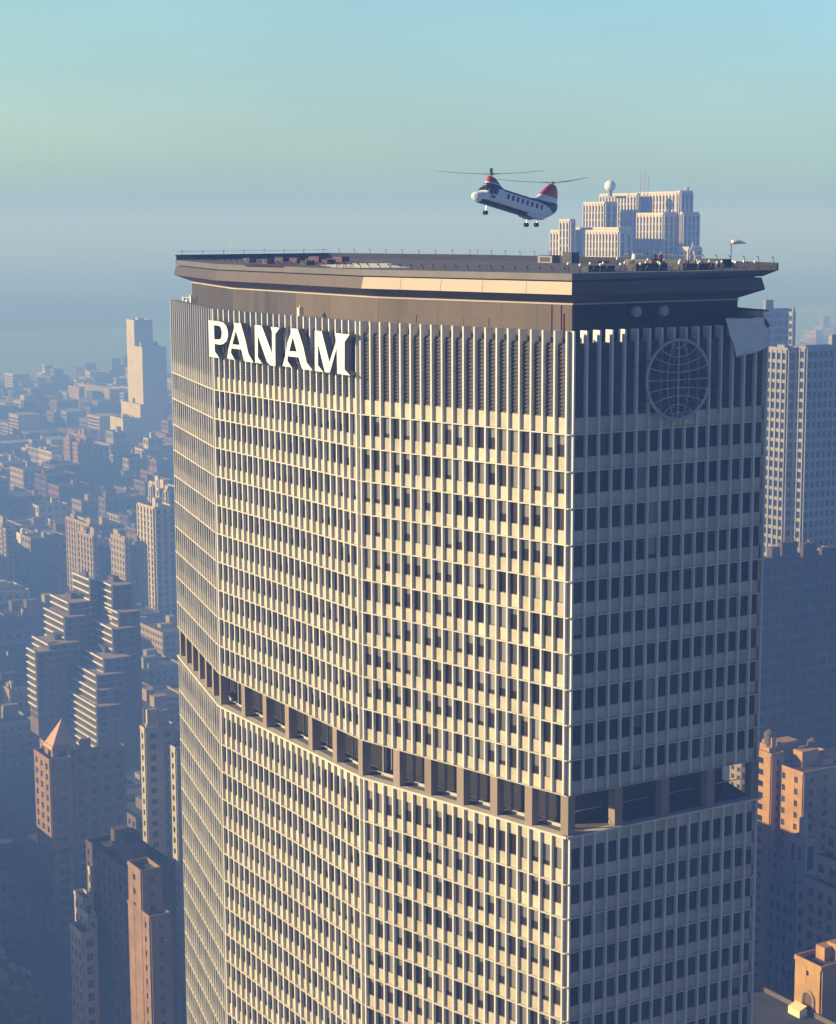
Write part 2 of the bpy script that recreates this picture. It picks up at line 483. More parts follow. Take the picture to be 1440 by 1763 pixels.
# seams on fascia
sm = MB()
A_, B_ = octo(-.585), octo(-.905)
for i, nn in ((0, 5), (1, 6), (2, 5), (3, 4)):
    for q in range(1, nn):
        t = q / nn
        a = A_[i].lerp(A_[i+1], t); b = B_[i].lerp(B_[i+1], t); u = (A_[i+1] - A_[i]).normalized() * .02
        sm.quad([(a.x-u.x, a.y-u.y, Z0+14.1), (a.x+u.x, a.y+u.y, Z0+14.1), (b.x+u.x, b.y+u.y, Z0+15.34), (b.x-u.x, b.y-u.y, Z0+15.34)])
sm.build('fascia_seam', dark_m, tower)
# far parapet on the far sides, dark side towards us
pq = rim_poly(-.95)
mb = MB()
for i in (4, 5, 6, 7):
    a, b = pq[i], pq[(i+1) % 8]; u = (b-a).normalized(); n = Vector((-u.y, u.x)) * .18
    mb.prism([(a.x, a.y), (b.x, b.y), (b.x+n.x, b.y+n.y), (a.x+n.x, a.y+n.y)], Z0+16.21, Z0+16.95)
mb.build('far_parapet', mat('parapet_dark', (.022,.02,.028), .8), tower)
# edge net posts round the deck
post = MB(); post.tube((0,0,0), (0,0,.42), .035, 5); post.tube((0,0,.40), (0,-.30,.62), .05, 5); post.box(-.07,.07,-.42,-.22,.55,.68)
post_me = post.mesh('edge_post', dark_m)
post2 = MB(); post2.tube((0,0,0), (0,0,.50), .035, 5); post2.tube((0,0,.48), (0,.25,.62), .05, 5)
post2_me = post2.mesh('edge_post', dark_m)
eq = rim_poly(-1.05)
rail = MB()
for i in range(8):
    a, b = eq[i], eq[(i+1) % 8]; L = (b-a).length; n_ = int(L / 1.62); u = (b-a).normalized(); rz = math.atan2(u.y, u.x)
    far = i in (4, 5, 6, 7)
    for q in range(n_):
        if far and q % 2: continue
        c = a + u * (L * (q + .5) / n_)
        inst('edge_post', post2_me if far else post_me, tower, (c.x, c.y, Z0 + (16.95 if far else 16.2)), rz)
    z = Z0 + (17.42 if far else 16.55)
    if far or i == 3: rail.tube((a.x, a.y, z), (b.x, b.y, z), .025, 4)
rail.build('edge_rail', mat('rail_grey', (.2,.2,.22), .5), tower)
# far end screen above the right end; its white stands in for sunlight
E_ = Fac(4, 19)
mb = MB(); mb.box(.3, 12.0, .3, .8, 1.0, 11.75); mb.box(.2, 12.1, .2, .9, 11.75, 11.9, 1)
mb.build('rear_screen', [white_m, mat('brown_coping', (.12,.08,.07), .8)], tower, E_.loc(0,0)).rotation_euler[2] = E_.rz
# door outlines in the crown wall (side C)
a, b = o3[2], o3[3]; uC = (b-a).normalized(); rzC = math.atan2(uC.y, uC.x)
for x0, x1, zt in ((3.3, 6.2, 11.1), (13.5, 17.2, 11.1)):
    m_ = MB(); m_.box(x0, x1, -.16, -.102, 9.07, zt, 0); m_.box(x0-.12, x0, -.2, -.102, 9.07, zt+.1, 1); m_.box(x0, x1+.1, -.19, -.102, zt, zt+.09, 1)
    ob_ = m_.build('hatch', [crown_c, frame_m], tower, (a.x, a.y, Z0)); ob_.rotation_euler[2] = rzC
m_ = MB()
for x in (26.0, 27.3): m_.box(x, x+.09, -.2, -.102, 9.8, 12.9)
m_.box(27.6, 27.75, -.22, -.102, 9.07, 12.0)
ob_ = m_.build('red_pipe', mat('red_pipe_paint', (.12,.03,.025), .6), tower, (a.x, a.y, Z0)); ob_.rotation_euler[2] = rzC
# round vents on the dark end of the crown
a = o3[3]
for y_ in (8.0, 11.6):
    m_ = MB(); m_.tube((0,-.1,0), (0,-.45,0), .62, 20, r2=.55); m_.tube((0,-.45,0), (0,-.5,0), .50, 20)
    ob_ = m_.build('round_vent', mat('vent_grey', (.30,.30,.34), .6), tower, (a.x, a.y + y_, Z0 + 12.05)); ob_.rotation_euler[2] = R(90)
# warning light box on one fin of the sign side
m_ = MB(); m_.box(-.3,.3,-.1,.5,0,1.0); m_.tube((0,.2,1.0),(0,.2,1.3),.12,8)
ob_ = m_.build('beacon_box', mat('pale_pink_paint', (.62,.50,.42), .6), tower, (P[1].x + FB.e0 + 15*FB.m + .3, .1, Z0 + TOPF)); 
# left terrace clutter
m_ = MB(); m_.box(0,.3,0,.3,0,.9); m_.box(.9,1.5,0,.3,0,.45); m_.box(2.6,2.9,0,.3,0,1.2); m_.tube((0,.15,.8),(3,.15,.8),.04,5)
ob_ = m_.build('terrace_rail', white_m, tower, (P[0].x + 3.2, P[0].y + .6, Z0 + 10.1))

# ---------------------------------------------------------------- sign letters
def conv_poly(o): return [Vector((x, z, 0)) for x, z in o]
LET = {
'P': ([(1.47,9.04),(4.29,9.04),(5.8,8.94),(6.62,8.61),(7.05,8.15),(7.2,7.6),(7.14,7.13),(6.7,6.61),(5.67,6.2),(4.66,6.08),(3.13,6.11),(3.17,5.13),(4.45,4.37),(1.58,4.37)], [(3.07,8.5),(4.43,8.5),(5.1,8.33),(5.41,7.77),(5.3,7.12),(4.86,6.74),(3.07,6.65)]),
'A': ([(9.28,9.04),(10.94,9.06),(12.19,7.1),(13.0,5.39),(14.39,4.37),(11.76,4.42),(11.01,5.79),(8.12,5.80),(7.96,5.25),(8.95,4.42),(6.85,4.42),(7.23,5.57),(7.86,6.6),(9.0,8.29)], [(9.53,8.1),(10.63,6.35),(8.42,6.3)]),
'N': ([(14.92,9.02),(16.83,9.02),(19.55,5.76),(19.62,8.35),(19.3,8.98),(21.69,8.97),(20.46,8.15),(20.38,4.3),(19.04,4.31),(18.14,4.68),(15.7,7.83),(15.62,5.12),(16.81,4.4),(14.86,4.40)], None),
'A2': ([(24.65,9.02),(26.36,9.06),(27.69,7.07),(28.55,5.2),(30.01,4.4),(27.38,4.38),(26.5,5.71),(23.66,5.70),(23.59,5.12),(24.7,4.42),(22.3,4.44),(23.05,5.67),(23.66,7.28),(24.56,8.48)], [(25.09,8.07),(26.05,6.37),(24.1,6.3)]),
'M': ([(30.66,9.05),(32.32,9.05),(34.14,5.57),(35.79,8.04),(35.59,9.0),(38.99,8.98),(37.78,8.11),(37.70,5.0),(38.98,4.39),(36.0,4.40),(35.92,7.36),(34.19,4.41),(33.02,4.39),(31.4,7.61),(31.33,5.08),(32.57,4.38),(30.57,4.37)], None)}
sign = tag(empty('roof_sign', (P[1].x, 0, Z0 + 4.37)), 'raised white serif capital letters spelling the name high on the tower\'s sunlit long side', 'sign')
for key, (outer, hole) in LET.items():
    loops = [conv_poly(outer)] + ([conv_poly(hole)] if hole else [])
    tris = tessellate_polygon(loops)
    pts = [p for lp in loops for p in lp]; n = len(pts)
    v = [(p.x, -1.1, p.y - 4.37) for p in pts] + [(p.x, -.22, p.y - 4.37) for p in pts]
    f, mi = [], []
    for t in tris:
        a, b, c = t
        nz = (pts[b]-pts[a]).cross(pts[c]-pts[a]).z
        t = (a, b, c) if nz > 0 else (a, c, b)
        f.append(t); mi.append(0); f.append(tuple(n + q for q in reversed(t))); mi.append(1)
    base = 0
    for lp in loops:
        k = len(lp)
        for i in range(k):
            j = (i+1) % k; f.append((base+i, base+j, n+base+j, n+base+i)); mi.append(1)
        base += k
    me = bpy.data.meshes.new('letter'); me.from_pydata(v, [], f); me.materials.append(white_m); me.materials.append(letter_side)
    me.polygons.foreach_set('material_index', mi); me.update()
    o = inst('letter', me, sign)
    cx = sum(p[0] for p in outer) / len(outer)
    br = MB(); br.box(cx - 1.2, cx - 1.0, -.24, .04, .6, 4.2); br.box(cx + 1.0, cx + 1.2, -.24, .04, .6, 4.2); br.build('bracket', dark_m, o)

# globe emblem on the end facade
gc = Vector((P[3].x + .62, P[3].y + 13.35, Z0 + 5.05))
globe = tag(empty('globe_emblem', gc, R(90)), 'round wire globe emblem with curved grid lines on the shaded end of the tower', 'emblem')
GR = 4.15
def arc(pts, r, nm):
    m_ = MB()
    for i in range(len(pts) - 1): m_.tube((pts[i][0], 0, pts[i][1]), (pts[i+1][0], 0, pts[i+1][1]), r, 6)
    return m_.build(nm, globe_m, globe)
arc([(GR*math.cos(t*math.pi/24), GR*math.sin(t*math.pi/24)) for t in range(49)], .17, 'rim')
for h, bow in ((3.25, -.75), (2.35, -.95), (1.55, -.95), (.75, -.6), (-.05, -.05), (-.85, .35), (-1.7, .75), (-2.6, 1.0), (-3.45, .8)):
    # arc ends on the rim; h is the height at mid width, bow lifts (+) the middle over the ends
    ze = h - bow if True else h
    ze = max(-GR*.98, min(GR*.98, ze)); xe = math.sqrt(max(0.01, GR*GR - ze*ze))
    arc([(xe*t, ze + (h-ze)*(1-t*t)) for t in [q/8 - 1 for q in range(17)]], .07, 'grid_line')
arc([(0, -GR), (0, GR)], .09, 'grid_line')
for s_ in (1, -1):
    arc([(s_*GR*.35*math.cos(t), GR*math.sin(t)) for t in [R(-90 + 11.25*q) for q in range(17)]], .05, 'grid_line')
bkm = MB()
for q in range(-27, 28):
    zz = q*.15; xe = math.sqrt(max(0.0, (GR-.1)**2 - zz*zz))
    if xe > .2: bkm.box(-xe, xe, .12, .16, zz-.045, zz+.045)
bko = bkm.build('backing_mesh', dark_m, globe); bko['kind'] = 'stuff'
st_ = MB()
for q in range(6):
    a_ = R(60*q + 30); st_.tube((GR*math.cos(a_), 0, GR*math.sin(a_)), (GR*math.cos(a_), .68, GR*math.sin(a_)), .06, 5)
st_.build('stand_off', dark_m, globe)

# tarpaulin over the far top corner of the end facade
tp = empty('tarpaulin', (P[3].x + .5, P[3].y, Z0)); tag(tp, 'pale grey green tarpaulin hanging over the top right corner of the tower', 'tarpaulin')
m_ = MB(); NX, NY = 14, 12
TLc, TRc, BRc, BLc = (19.6, 11.3), (24.9, 11.2), (25.8, 8.1), (21.1, 7.1)
def tpos(a, b):
    y = (TLc[0]*(1-a)+TRc[0]*a)*(1-b) + (BLc[0]*(1-a)+BRc[0]*a)*b
    z = (TLc[1]*(1-a)+TRc[1]*a)*(1-b) + (BLc[1]*(1-a)+BRc[1]*a)*b
    z += .35*math.sin(a*math.pi)*(b) * -.4
    y += .35*math.sin(b*3.1)*(a-.15)
    x = .10*math.sin(a*9 + b*3) + .07*math.sin(b*11 - a*5) + .25*b
    return (x, y, z)
for j in range(NY+1):
    for i in range(NX+1): m_.v.append(tpos(i/NX, j/NY))
for j in range(NY):
    for i in range(NX):
        k = j*(NX+1)+i; m_.f.append((k, k+NX+1, k+NX+2, k+1)); m_.m.append(0)
sh = m_.build('sheet', mat('canvas_grey_green', (.66,.70,.64), .85, var=.15, vscale=.6), tp, smooth=True)
sd = sh.modifiers.new('thick', 'SOLIDIFY'); sd.thickness = .04
m_ = MB(); m_.tube((0,19.6,11.3), (0,24.9,11.2), .09, 6); m_.tube((0,25.0,11.0),(0.1,25.6,10.2),.16,6); m_.build('pole', dark_m, tp)

# ---------------------------------------------------------------- things on the landing deck
DZ = Z0 + 16.21
def deck_sheet(name, pts, m, label, cat, h=.012, dz=0):
    mb = MB(); c = sum((Vector(p) for p in pts), Vector((0,0))) / len(pts)
    mb.prism([(p[0]-c.x, p[1]-c.y) for p in pts], 0, h)
    return tag(mb.build(name, m, None, (c.x, c.y, DZ + dz)), label, cat)
deck_sheet('painted_marking', [(-25.5,8.5),(-23.5,17.0),(-3.0,8.8),(-7.5,2.0)], mat('white_deck_paint', (.75,.74,.66), .7, var=.15), 'large white painted landing marking on the deck of the tower', 'marking')
deck_sheet('red_matting', [(-39.0,9.0),(-33.5,19.0),(-24.0,16.0),(-26.5,6.5),(-19.5,.4),(-30.0,.2)], mat('dull_red_paint', (.22,.05,.06), .8, col2=(.06,.03,.04), vscale=.8), 'dull red painted patch on the left part of the landing deck', 'marking', .010, .001)
def crate(name, x, y, sx, sy, sz, m, label, cat, group=None):
    t = MB(); t.box(-sx/2, sx/2, -sy/2, sy/2, 0, sz, 0); t.box(-sx/2-.06, sx/2+.06, -sy/2-.06, sy/2+.06, sz, sz+.06, 1)
    t.box(-sx/2*.7, sx/2*.7, -sy/2-.03, -sy/2-.002, sz*.15, sz*.8, 1)
    return tag(t.build(name, [m, dark_m], None, (x, y, DZ + .003)), label, cat, group)
dk = mat('equipment_dark', (.05,.05,.06), .7, rand=.5)
crate('equipment_box', 17.5, 36.0, 6.5, 1.2, .9, dk, 'long low dark equipment box at the far right of the landing deck', 'equipment box')
crate('equipment_box', 4.0, 37.2, 5.2, 1.6, .7, mat('equipment_brown', (.14,.09,.08), .7), 'low brown equipment box left of the long dark one on the deck', 'equipment box')
crate('equipment_box', -15.5, 37.0, 3.2, 1.2, .9, mat('equipment_grey', (.22,.21,.2), .7), 'grey equipment box at the middle of the far deck edge', 'equipment box')
crate('equipment_box', -11.2, 37.4, 2.0, 1.2, 1.3, dk, 'taller black equipment box at the middle of the far deck edge', 'equipment box')
for i_, (x_, y_, sx_, sy_, sz_, lb_) in enumerate(((24.8, 15.0, 1.6, 3.4, .55, 'low dark equipment box nearest the corner of the deck'), (25.0, 21.5, 1.4, 4.2, .7, 'dark equipment box between the globe lamps at the deck edge'), (24.6, 28.0, 2.0, 4.4, .6, 'wide dark equipment box at the shaded end of the deck'), (9.0, 38.6, 4.4, 1.3, .8, 'black equipment box behind the people on the deck'))):
    crate('equipment_box', x_, y_, sx_, sy_, sz_, dk, lb_, 'equipment box')
lampm = MB(); lampm.tube((0,0,0),(0,0,.62),.05,6); lampm.tube((0,0,.0),(0,0,.06),.16,8)
lamp_post = lampm.mesh('lamp_post', dark_m)
gl = MB()
secs = []
for i in range(7):
    a_ = R(-90 + 30*i); secs.append([(.15*math.cos(a_)*math.cos(R(45*q)) , .15*math.cos(a_)*math.sin(R(45*q)), .76 + .15*math.sin(a_)) for q in range(8)])
gl.loft(secs); globe_lamp = gl.mesh('lamp_globe', mat('lamp_white', (.8,.8,.78), .4))
lamps = []
for i in range(9): lamps.append((2.0 + i*3.0, 34.8 - max(0, i-5)*.7))
for i in range(9): lamps.append((26.6, 11.5 + i*2.6))
for i in range(8): lamps.append((21.0 + .6*math.sin(i*2.1), 14.0 + i*2.5))
for i in range(6): lamps.append((14.5 + i*2.4, 37.6 - i*.5))
for i, (x, y) in enumerate(lamps):
    r_ = empty('deck_lamp', (x, y, DZ)); tag(r_, 'small white globe lamp on a short post at the right edge of the deck', 'lamp', 'globe lamps on the landing deck')
    inst('lamp_post', lamp_post, r_); inst('lamp_globe', globe_lamp, r_)

# people waiting at the right end of the deck
skin = mat('skin', (.42,.26,.19), .6)
def person(x, y, rz, shirt, trousers, label):
    t = empty('person', (x, y, DZ), rz); tag(t, label, 'person', 'people at the right end of the landing deck')
    m_ = MB()
    def ring(z, rx, ry, cx=0, cy=0): return [(cx + rx*math.cos(R(36*q)), cy + ry*math.sin(R(36*q)), z) for q in range(10)]
    m_.loft([ring(.82,.16,.12), ring(.95,.18,.13), ring(1.15,.17,.12), ring(1.36,.21,.12), ring(1.45,.15,.10), ring(1.50,.06,.06), ring(1.55,.06,.06), ring(1.60,.085,.10), ring(1.68,.09,.11), ring(1.76,.07,.09), ring(1.80,.02,.02)], fm=lambda c: 2 if c.z > 1.49 else 0)
    for s_ in (-1, 1):
        m_.loft([ring(.0,.05,.12,s_*.10,-.04), ring(.07,.045,.06,s_*.10), ring(.45,.06,.065,s_*.10), ring(.86,.09,.10,s_*.09)], mi=1)
        m_.loft([ring(.72,.03,.03,s_*.27,-.06), ring(1.05,.04,.04,s_*.27), ring(1.40,.055,.055,s_*.22), ring(1.43,.03,.03,s_*.2)], mi=0)
    me = m_.mesh('body', [shirt, trousers, skin]); inst('body', me, t, smooth=True)
    return t
cm = lambda n, c: mat(n, c, .8)
ppl = [(9.5,31.5,'person in a white shirt, leftmost of the small group on the deck',(.7,.7,.68)),(12.2,32.5,'a person in a dark jacket second from left in the small deck group',(.04,.04,.05)),
       (15.0,31.2,'a person in a reddish top in the middle of the small deck group',(.25,.06,.05)),(18.6,32.2,'a person in a white top right of the one in red on the deck',(.72,.72,.7)),
       (22.0,30.4,'a person in a grey jacket at the far right of the landing deck',(.2,.2,.22))]
for i, (x, y, lb, c) in enumerate(ppl):
    person(x, y, R(40*i), cm('shirt_%d' % i, c), cm('trousers_dark', (.04,.04,.06)), lb)

# white wind screens and red stores on the left part of the deck
def panel(px0, px1, py, h, m, name, label, cat, group=None):
    a_, b_ = at_z(px0, py, DZ), at_z(px1, py, DZ); u = Vector((b_.x-a_.x, b_.y-a_.y)); L = u.length; rz = math.atan2(u.y, u.x)
    t = MB(); t.box(0, L, 0, .08, .06, h, 0)
    for k_ in range(max(2, int(L/1.6)) + 1):
        xx = L*k_/max(2, int(L/1.6)); t.box(xx-.03, xx+.03, .081, .16, 0, h, 1)
    o = t.build(name, [m, dark_m], None, (a_.x, a_.y, DZ + .004)); o.rotation_euler[2] = rz
    return tag(o, label, cat, group)
panel(606, 673, 461.0, .52, white_m, 'wind_screen', 'long low white wind screen on the left part of the landing deck', 'wind screen')
panel(571, 579, 461.5, .42, white_m, 'wind_screen', 'short white wind screen, leftmost beside the long one on the deck', 'wind screen')
panel(582, 591, 461.5, .36, white_m, 'wind_screen', 'short white wind screen, middle of the three left of the long one', 'wind screen')
panel(594, 603, 461.3, .44, white_m, 'wind_screen', 'short white wind screen directly left of the long white one on the deck', 'wind screen')
redm = mat('red_stores', (.13,.04,.045), .8, rand=.4)
for i_, (px_, py_, w_, h_, lb_) in enumerate(((512, 452, 2.2, .6, 'dull red crate farthest left among the red stores on the deck'), (530, 456, 1.6, .5, 'small dull red crate near the rim, left of the white screens'), (547, 451, 2.8, .7, 'widest dull red crate in the middle of the red stores'), (566, 454, 1.5, .5, 'small dull red crate just behind the short white screens'), (588, 450, 2.4, .6, 'dull red crate farthest right among the red stores on the deck'))):
    c_ = at_z(px_, py_, DZ); crate('crate', c_.x, c_.y, w_, 1.2, h_, redm, lb_, 'crate')
for i_, (px_, py_, w_, lb_) in enumerate(((430, 452, 2.0, 'dark crate on the far left of the landing deck'), (462, 454, 1.5, 'small dark crate near the left rim of the deck'), (486, 450, 2.4, 'dark crate just left of the red stores on the deck'))):
    c_ = at_z(px_, py_, DZ); crate('crate', c_.x, c_.y, w_, 1.0, .55, dk, lb_, 'crate')

# windsock and whip antenna
wsp_ = at_z(1259, 452, DZ); ws = empty('windsock', (wsp_.x, wsp_.y, DZ)); tag(ws, 'white windsock on a thin pole above the right end of the deck', 'windsock')
m_ = MB(); m_.tube((0,0,0),(0,0,2.6),.045,6); m_.build('pole', dark_m, ws)
a0 = Vector((0,0,2.55)); dr = Vector((.515,.857,.12)).normalized(); m_ = MB(); secs = []
for i, rr in enumerate((.28,.30,.28,.24,.19,.13,.06)):
    c = a0 + dr*(i*.31) + Vector((0,0,-.012*i*i + .012*i)); y_ = dr.cross(Vector((0,0,1))).normalized(); z_ = y_.cross(dr)
    secs.append([tuple(c + rr*(math.cos(R(45*q))*y_ + math.sin(R(45*q))*z_)) for q in range(8)])
m_.loft(secs); m_.build('sock', white_m, ws, smooth=True)
wa = MB(); wa.tube((0,0,0),(.35,.1,2.3),.10,6,r2=.04); wa.box(-.2,.2,-.2,.2,0,.15)
pa = at_z(397, 444, DZ); tag(wa.build('whip_antenna', white_m, None, (pa.x, pa.y, DZ)), 'short leaning white whip antenna at the left of the landing deck', 'antenna')

# ---------------------------------------------------------------- helicopter
HC = at_dist(886, 350, 236)
heli = empty('helicopter', HC)
tag(heli, 'white and navy twin rotor helicopter with red rotor pylons flying over the tower', 'helicopter')
hy = R(38); horiz_f = Vector((FWD.x, FWD.y, 0)).normalized(); horiz_r = Vector((RGT.x, RGT.y, 0)).normalized()
head = (-horiz_r*math.cos(hy) - horiz_f*math.sin(hy)).normalized()
pitch = R(13); X = (head*math.cos(pitch) + Vector((0,0,1))*math.sin(pitch)).normalized(); Y = Vector((0,0,1)).cross(X).normalized(); Zv = X.cross(Y)
heli.matrix_world = Matrix.Translation(HC) @ Matrix((X, Y, Zv)).transposed().to_4x4()
# local: x forward, origin mid fuselage. station s measured back from nose: x = 6.8 - s, z: floor at -1.2
hw = mat('heli_white', (.76,.79,.82), .38, spec=.4, var=.08, vscale=1.2); hn = mat('heli_navy', (.018,.024,.06), .35, spec=.5); hr = mat('heli_red', (.46,.035,.045), .4, spec=.5)
hg = mat('heli_glass', (.012,.014,.02), .25, spec=.25); hb = mat('rotor_grey', (.17,.17,.18), .5); ht = mat('tyre_black', (.015,.015,.015), .8); hs_ = mat('gear_silver', (.5,.5,.52), .4, metal=.5)
def hx(s): return 6.8 - s
def fsec(s, zb, zt, w, n=48, p=3.0):
    zc, hh = (zb+zt)/2 - 1.2, (zt-zb)/2; out = []
    for q in range(n):
        a_ = 2*math.pi*q/n; c, s_ = math.cos(a_), math.sin(a_)
        out.append((hx(s), w/2*abs(c)**(2/p)*(1 if c > 0 else -1), zc + hh*abs(s_)**(2/p)*(1 if s_ > 0 else -1)))
    return out
fs = [(0,.50,.70,.2),(.10,.36,.88,.55),(.40,.18,1.10,1.05),(.9,.05,1.30,1.5),(1.35,0,1.45,1.85),(1.75,0,1.85,2.02),(2.15,0,2.2,2.1),(2.6,0,2.38,2.2)]
fs += [(3.0 + .5*i, 0, 2.42, 2.22) for i in range(13)]
fs += [(9.5,0,2.45,2.22),(10.2,.02,2.5,2.22),(10.9,.12,2.55,2.2),(11.5,.32,2.6,2.1),(12.1,.62,2.65,1.95),(12.7,1.0,2.7,1.7),(13.2,1.4,2.72,1.35),(13.5,1.75,2.7,.9),(13.62,2.0,2.6,.5)]
def fm(c):
    s = 6.8 - c.x; z = c.z + 1.2
    if s > 1.9 and z > 2.10: return 1
    if s > 9.4 and z > 2.10 - (s-9.4)**2*.075: return 1
    if s > 1.0 and z < .46 and s < 10.6: return 1
    return 0
fs2 = []
for a_, b_ in zip(fs[:-1], fs[1:]):
    for t_ in (0, .25, .5, .75): fs2.append(tuple(a_[i] + (b_[i]-a_[i])*t_ for i in range(4)))
fs2.append(fs[-1])
m_ = MB(); m_.loft([fsec(*a) for a in fs2], fm=fm); m_.build('fuselage', [hw, hn], heli, smooth=False)
# windscreen + cockpit side windows
m_ = MB()
for sa, sb in ((-.86, -.30), (-.26, .26), (.30, .86)):
    A1_ = [(hx(1.42), sa, .36), (hx(1.42), sb, .36), (hx(2.12), sb, 1.02), (hx(2.12), sa, 1.02)]
    m_.quad([(p[0]+.05, p[1], p[2]+.05) for p in A1_])
m_.build('windscreen', hg, heli)
for sgn in (1, -1):
    m_ = MB()
    a = sgn*1.115
    m_.quad([(hx(1.75), sgn*1.04, .15-1.2+1.15), (hx(2.25), a, .05-1.2+1.15), (hx(2.25), a, .92), (hx(1.95), sgn*1.02, .80)][::sgn])
    m_.box(hx(3.0), hx(2.4), a-.02, a+.015, .15, .92); m_.box(hx(2.7), hx(2.1), a-.02, a+.012, -.35, -.05)
    m_.build('cockpit_window', hg, heli)
    for q in range(8):
        s0 = 4.75 + q*.80; m_ = MB()
        m_.box(hx(s0+.17), hx(s0-.17), a-.02, a+.015, .02, .62); m_.build('cabin_window', hg, heli)
    m_ = MB(); m_.box(hx(3.95), hx(3.2), a-.02, a+.006, -.7, .95); m_.build('door', mat('heli_white_door', (.68,.72,.76), .4), heli)
def pylon(secs, mats_, fmm, nm):
    m_ = MB(); rings = []
    for z, s0, s1, w in secs:
        c, l = (s0+s1)/2, (s1-s0)/2
        rings.append([(hx(c) + l*abs(math.cos(a_))**.8*(1 if math.cos(a_)>0 else -1), w/2*math.sin(a_), z-1.2) for a_ in [2*math.pi*q/14 for q in range(14)]])
    m_.loft(rings, fm=fmm); return m_.build(nm, mats_, heli, smooth=True)
pylon([(2.1,1.6,5.4,1.5),(2.42,1.65,4.7,1.35),(2.62,1.68,4.2,1.25),(2.75,1.7,4.0,1.2),(2.95,1.75,3.75,1.1),(3.15,1.8,3.45,1.0),(3.38,1.85,3.1,.8),(3.5,1.95,2.6,.5)], [hn, hw, hr], lambda c: 0 if c.z+1.2 < 2.55 else 1 if c.z+1.2 < 2.72 else 2, 'front_pylon')
pylon([(2.2,9.0,13.55,1.4),(2.5,9.4,13.6,1.3),(2.75,9.9,13.6,1.2),(3.05,10.3,13.6,1.1),(3.3,10.5,13.58,1.05),(3.8,10.9,13.5,.95),(4.3,11.3,13.35,.85),(4.7,11.7,13.1,.7),(4.9,11.95,12.8,.5)], [hn, hw, hr], lambda c: 0 if c.z+1.2 < 2.6 else 1 if c.z+1.2 < 3.2 - (hx(12)-c.x)*0 else 2, 'rear_pylon')
def rotor(s, z, phase, nm):
    ro = MB(); hub = (hx(s), 0, z-1.2)
    ro.tube((hub[0],0,hub[2]-.35),(hub[0],0,hub[2]+.1),.13,8); ro.tube((hub[0],0,hub[2]-.02),(hub[0],0,hub[2]+.14),.36,10)
    o = ro.build(nm, hb, heli)
    # the rotor disc stays nearly level while the fuselage pitches up
    for q in range(3):
        a_ = R(phase + 120*q)
        dw = (horiz_r*math.cos(a_) + horiz_f*math.sin(a_)); dw = Vector((dw.x, dw.y, .035)).normalized()
        d = Vector((dw.dot(X), dw.dot(Y), dw.dot(Zv))); up = Vector((Vector((0,0,1)).dot(X), Vector((0,0,1)).dot(Y), Vector((0,0,1)).dot(Zv)))
        side = d.cross(up).normalized(); m_ = MB(); hbv = Vector(hub) + Vector((0,0,.05)); secs = []
        for t, c_, th in ((.3,.08,.07),(1.1,.09,.05),(1.3,.17,.035),(4.5,.17,.03),(7.5,.16,.025)):
            ctr = hbv + d*t + up*(.0065*t*t - .02*t)
            secs.append([tuple(ctr + side*c_), tuple(ctr + up*th), tuple(ctr - side*c_), tuple(ctr - up*th)])
        m_.loft(secs); m_.build('blade', hb, o)
rotor(2.35, 3.75, 28, 'front_rotor'); rotor(12.35, 5.1, 61, 'rear_rotor')
def gear(s, y, zt, zb, nm):
    m_ = MB(); m_.tube((hx(s), y, zt-1.2), (hx(s), y, zb-1.2), .06, 6); g_ = m_.build(nm, hs_, heli)
    for dy in (-.14, .14):
        w_ = MB(); w_.tube((hx(s), y+dy-.08, zb-1.2), (hx(s), y+dy+.08, zb-1.2), .27, 14); w_.build('wheel', ht, g_)
gear(2.5, 0, .1, -.95, 'nose_gear'); gear(10.1, .95, .5, -.72, 'main_gear'); gear(10.1, -.95, .5, -.72, 'main_gear')
for sgn in (1, -1):
    m_ = MB(); secs = [[(hx(s), sgn*(1.05 + r_*math.cos(R(45*q))), -.95 + r_*math.sin(R(45*q))) for q in range(8)] for s, r_ in ((8.2,.05),(8.8,.25),(9.6,.32),(10.6,.30),(11.2,.05))]
    m_.loft(secs); m_.build('sponson', hw, heli, smooth=True)

# ---------------------------------------------------------------- ground, river, far shore
asphalt = mat('street_asphalt', (.05,.05,.055), .9, var=.4, vscale=.02)
mb = MB(); mb.quad([(-40000,-40000,0),(3000,-40000,0),(3000,40000,0),(-40000,40000,0)])
tag(mb.build('ground', asphalt), kind='structure')
river_m = mat('river_water', (.045,.06,.065), .25, spec=.5, bump=.3, bscale=.05)
mb = MB(); mb.quad([(-4250,-30000,.3),(-2780,-30000,.3),(-2700,-2000,.3),(-2820,900,.3),(-2760,3000,.3),(-2900,30000,.3),(-4300,30000,.3),(-4150,3000,.3),(-4350,900,.3),(-4200,-2000,.3)])
tag(mb.build('river', river_m), kind='structure')
mb = MB()
rnd = random.Random(3)
NS, NW = 60, 12
for j in range(NW+1):
    for i in range(NS+1):
        y = -6000 + 16000*i/NS; x = -4300 - 14000*(j/NW)**1.5
        h = 0 if j == 0 else 14 + 22*math.sin(i*.37+j)*math.sin(j*1.3+.4) + 26*rnd.random() + 30*math.sin(min(1,j/3)*1.57)
        mb.v.append((x, y, max(.5, h)))
for j in range(NW):
    for i in range(NS):
        k = j*(NS+1)+i; mb.f.append((k, k+1, k+NS+2, k+NS+1)); mb.m.append(0)
tag(mb.build('far_shore_hills', mat('far_land', (.07,.08,.05), .95, var=.5, vscale=.004), smooth=True), kind='structure')

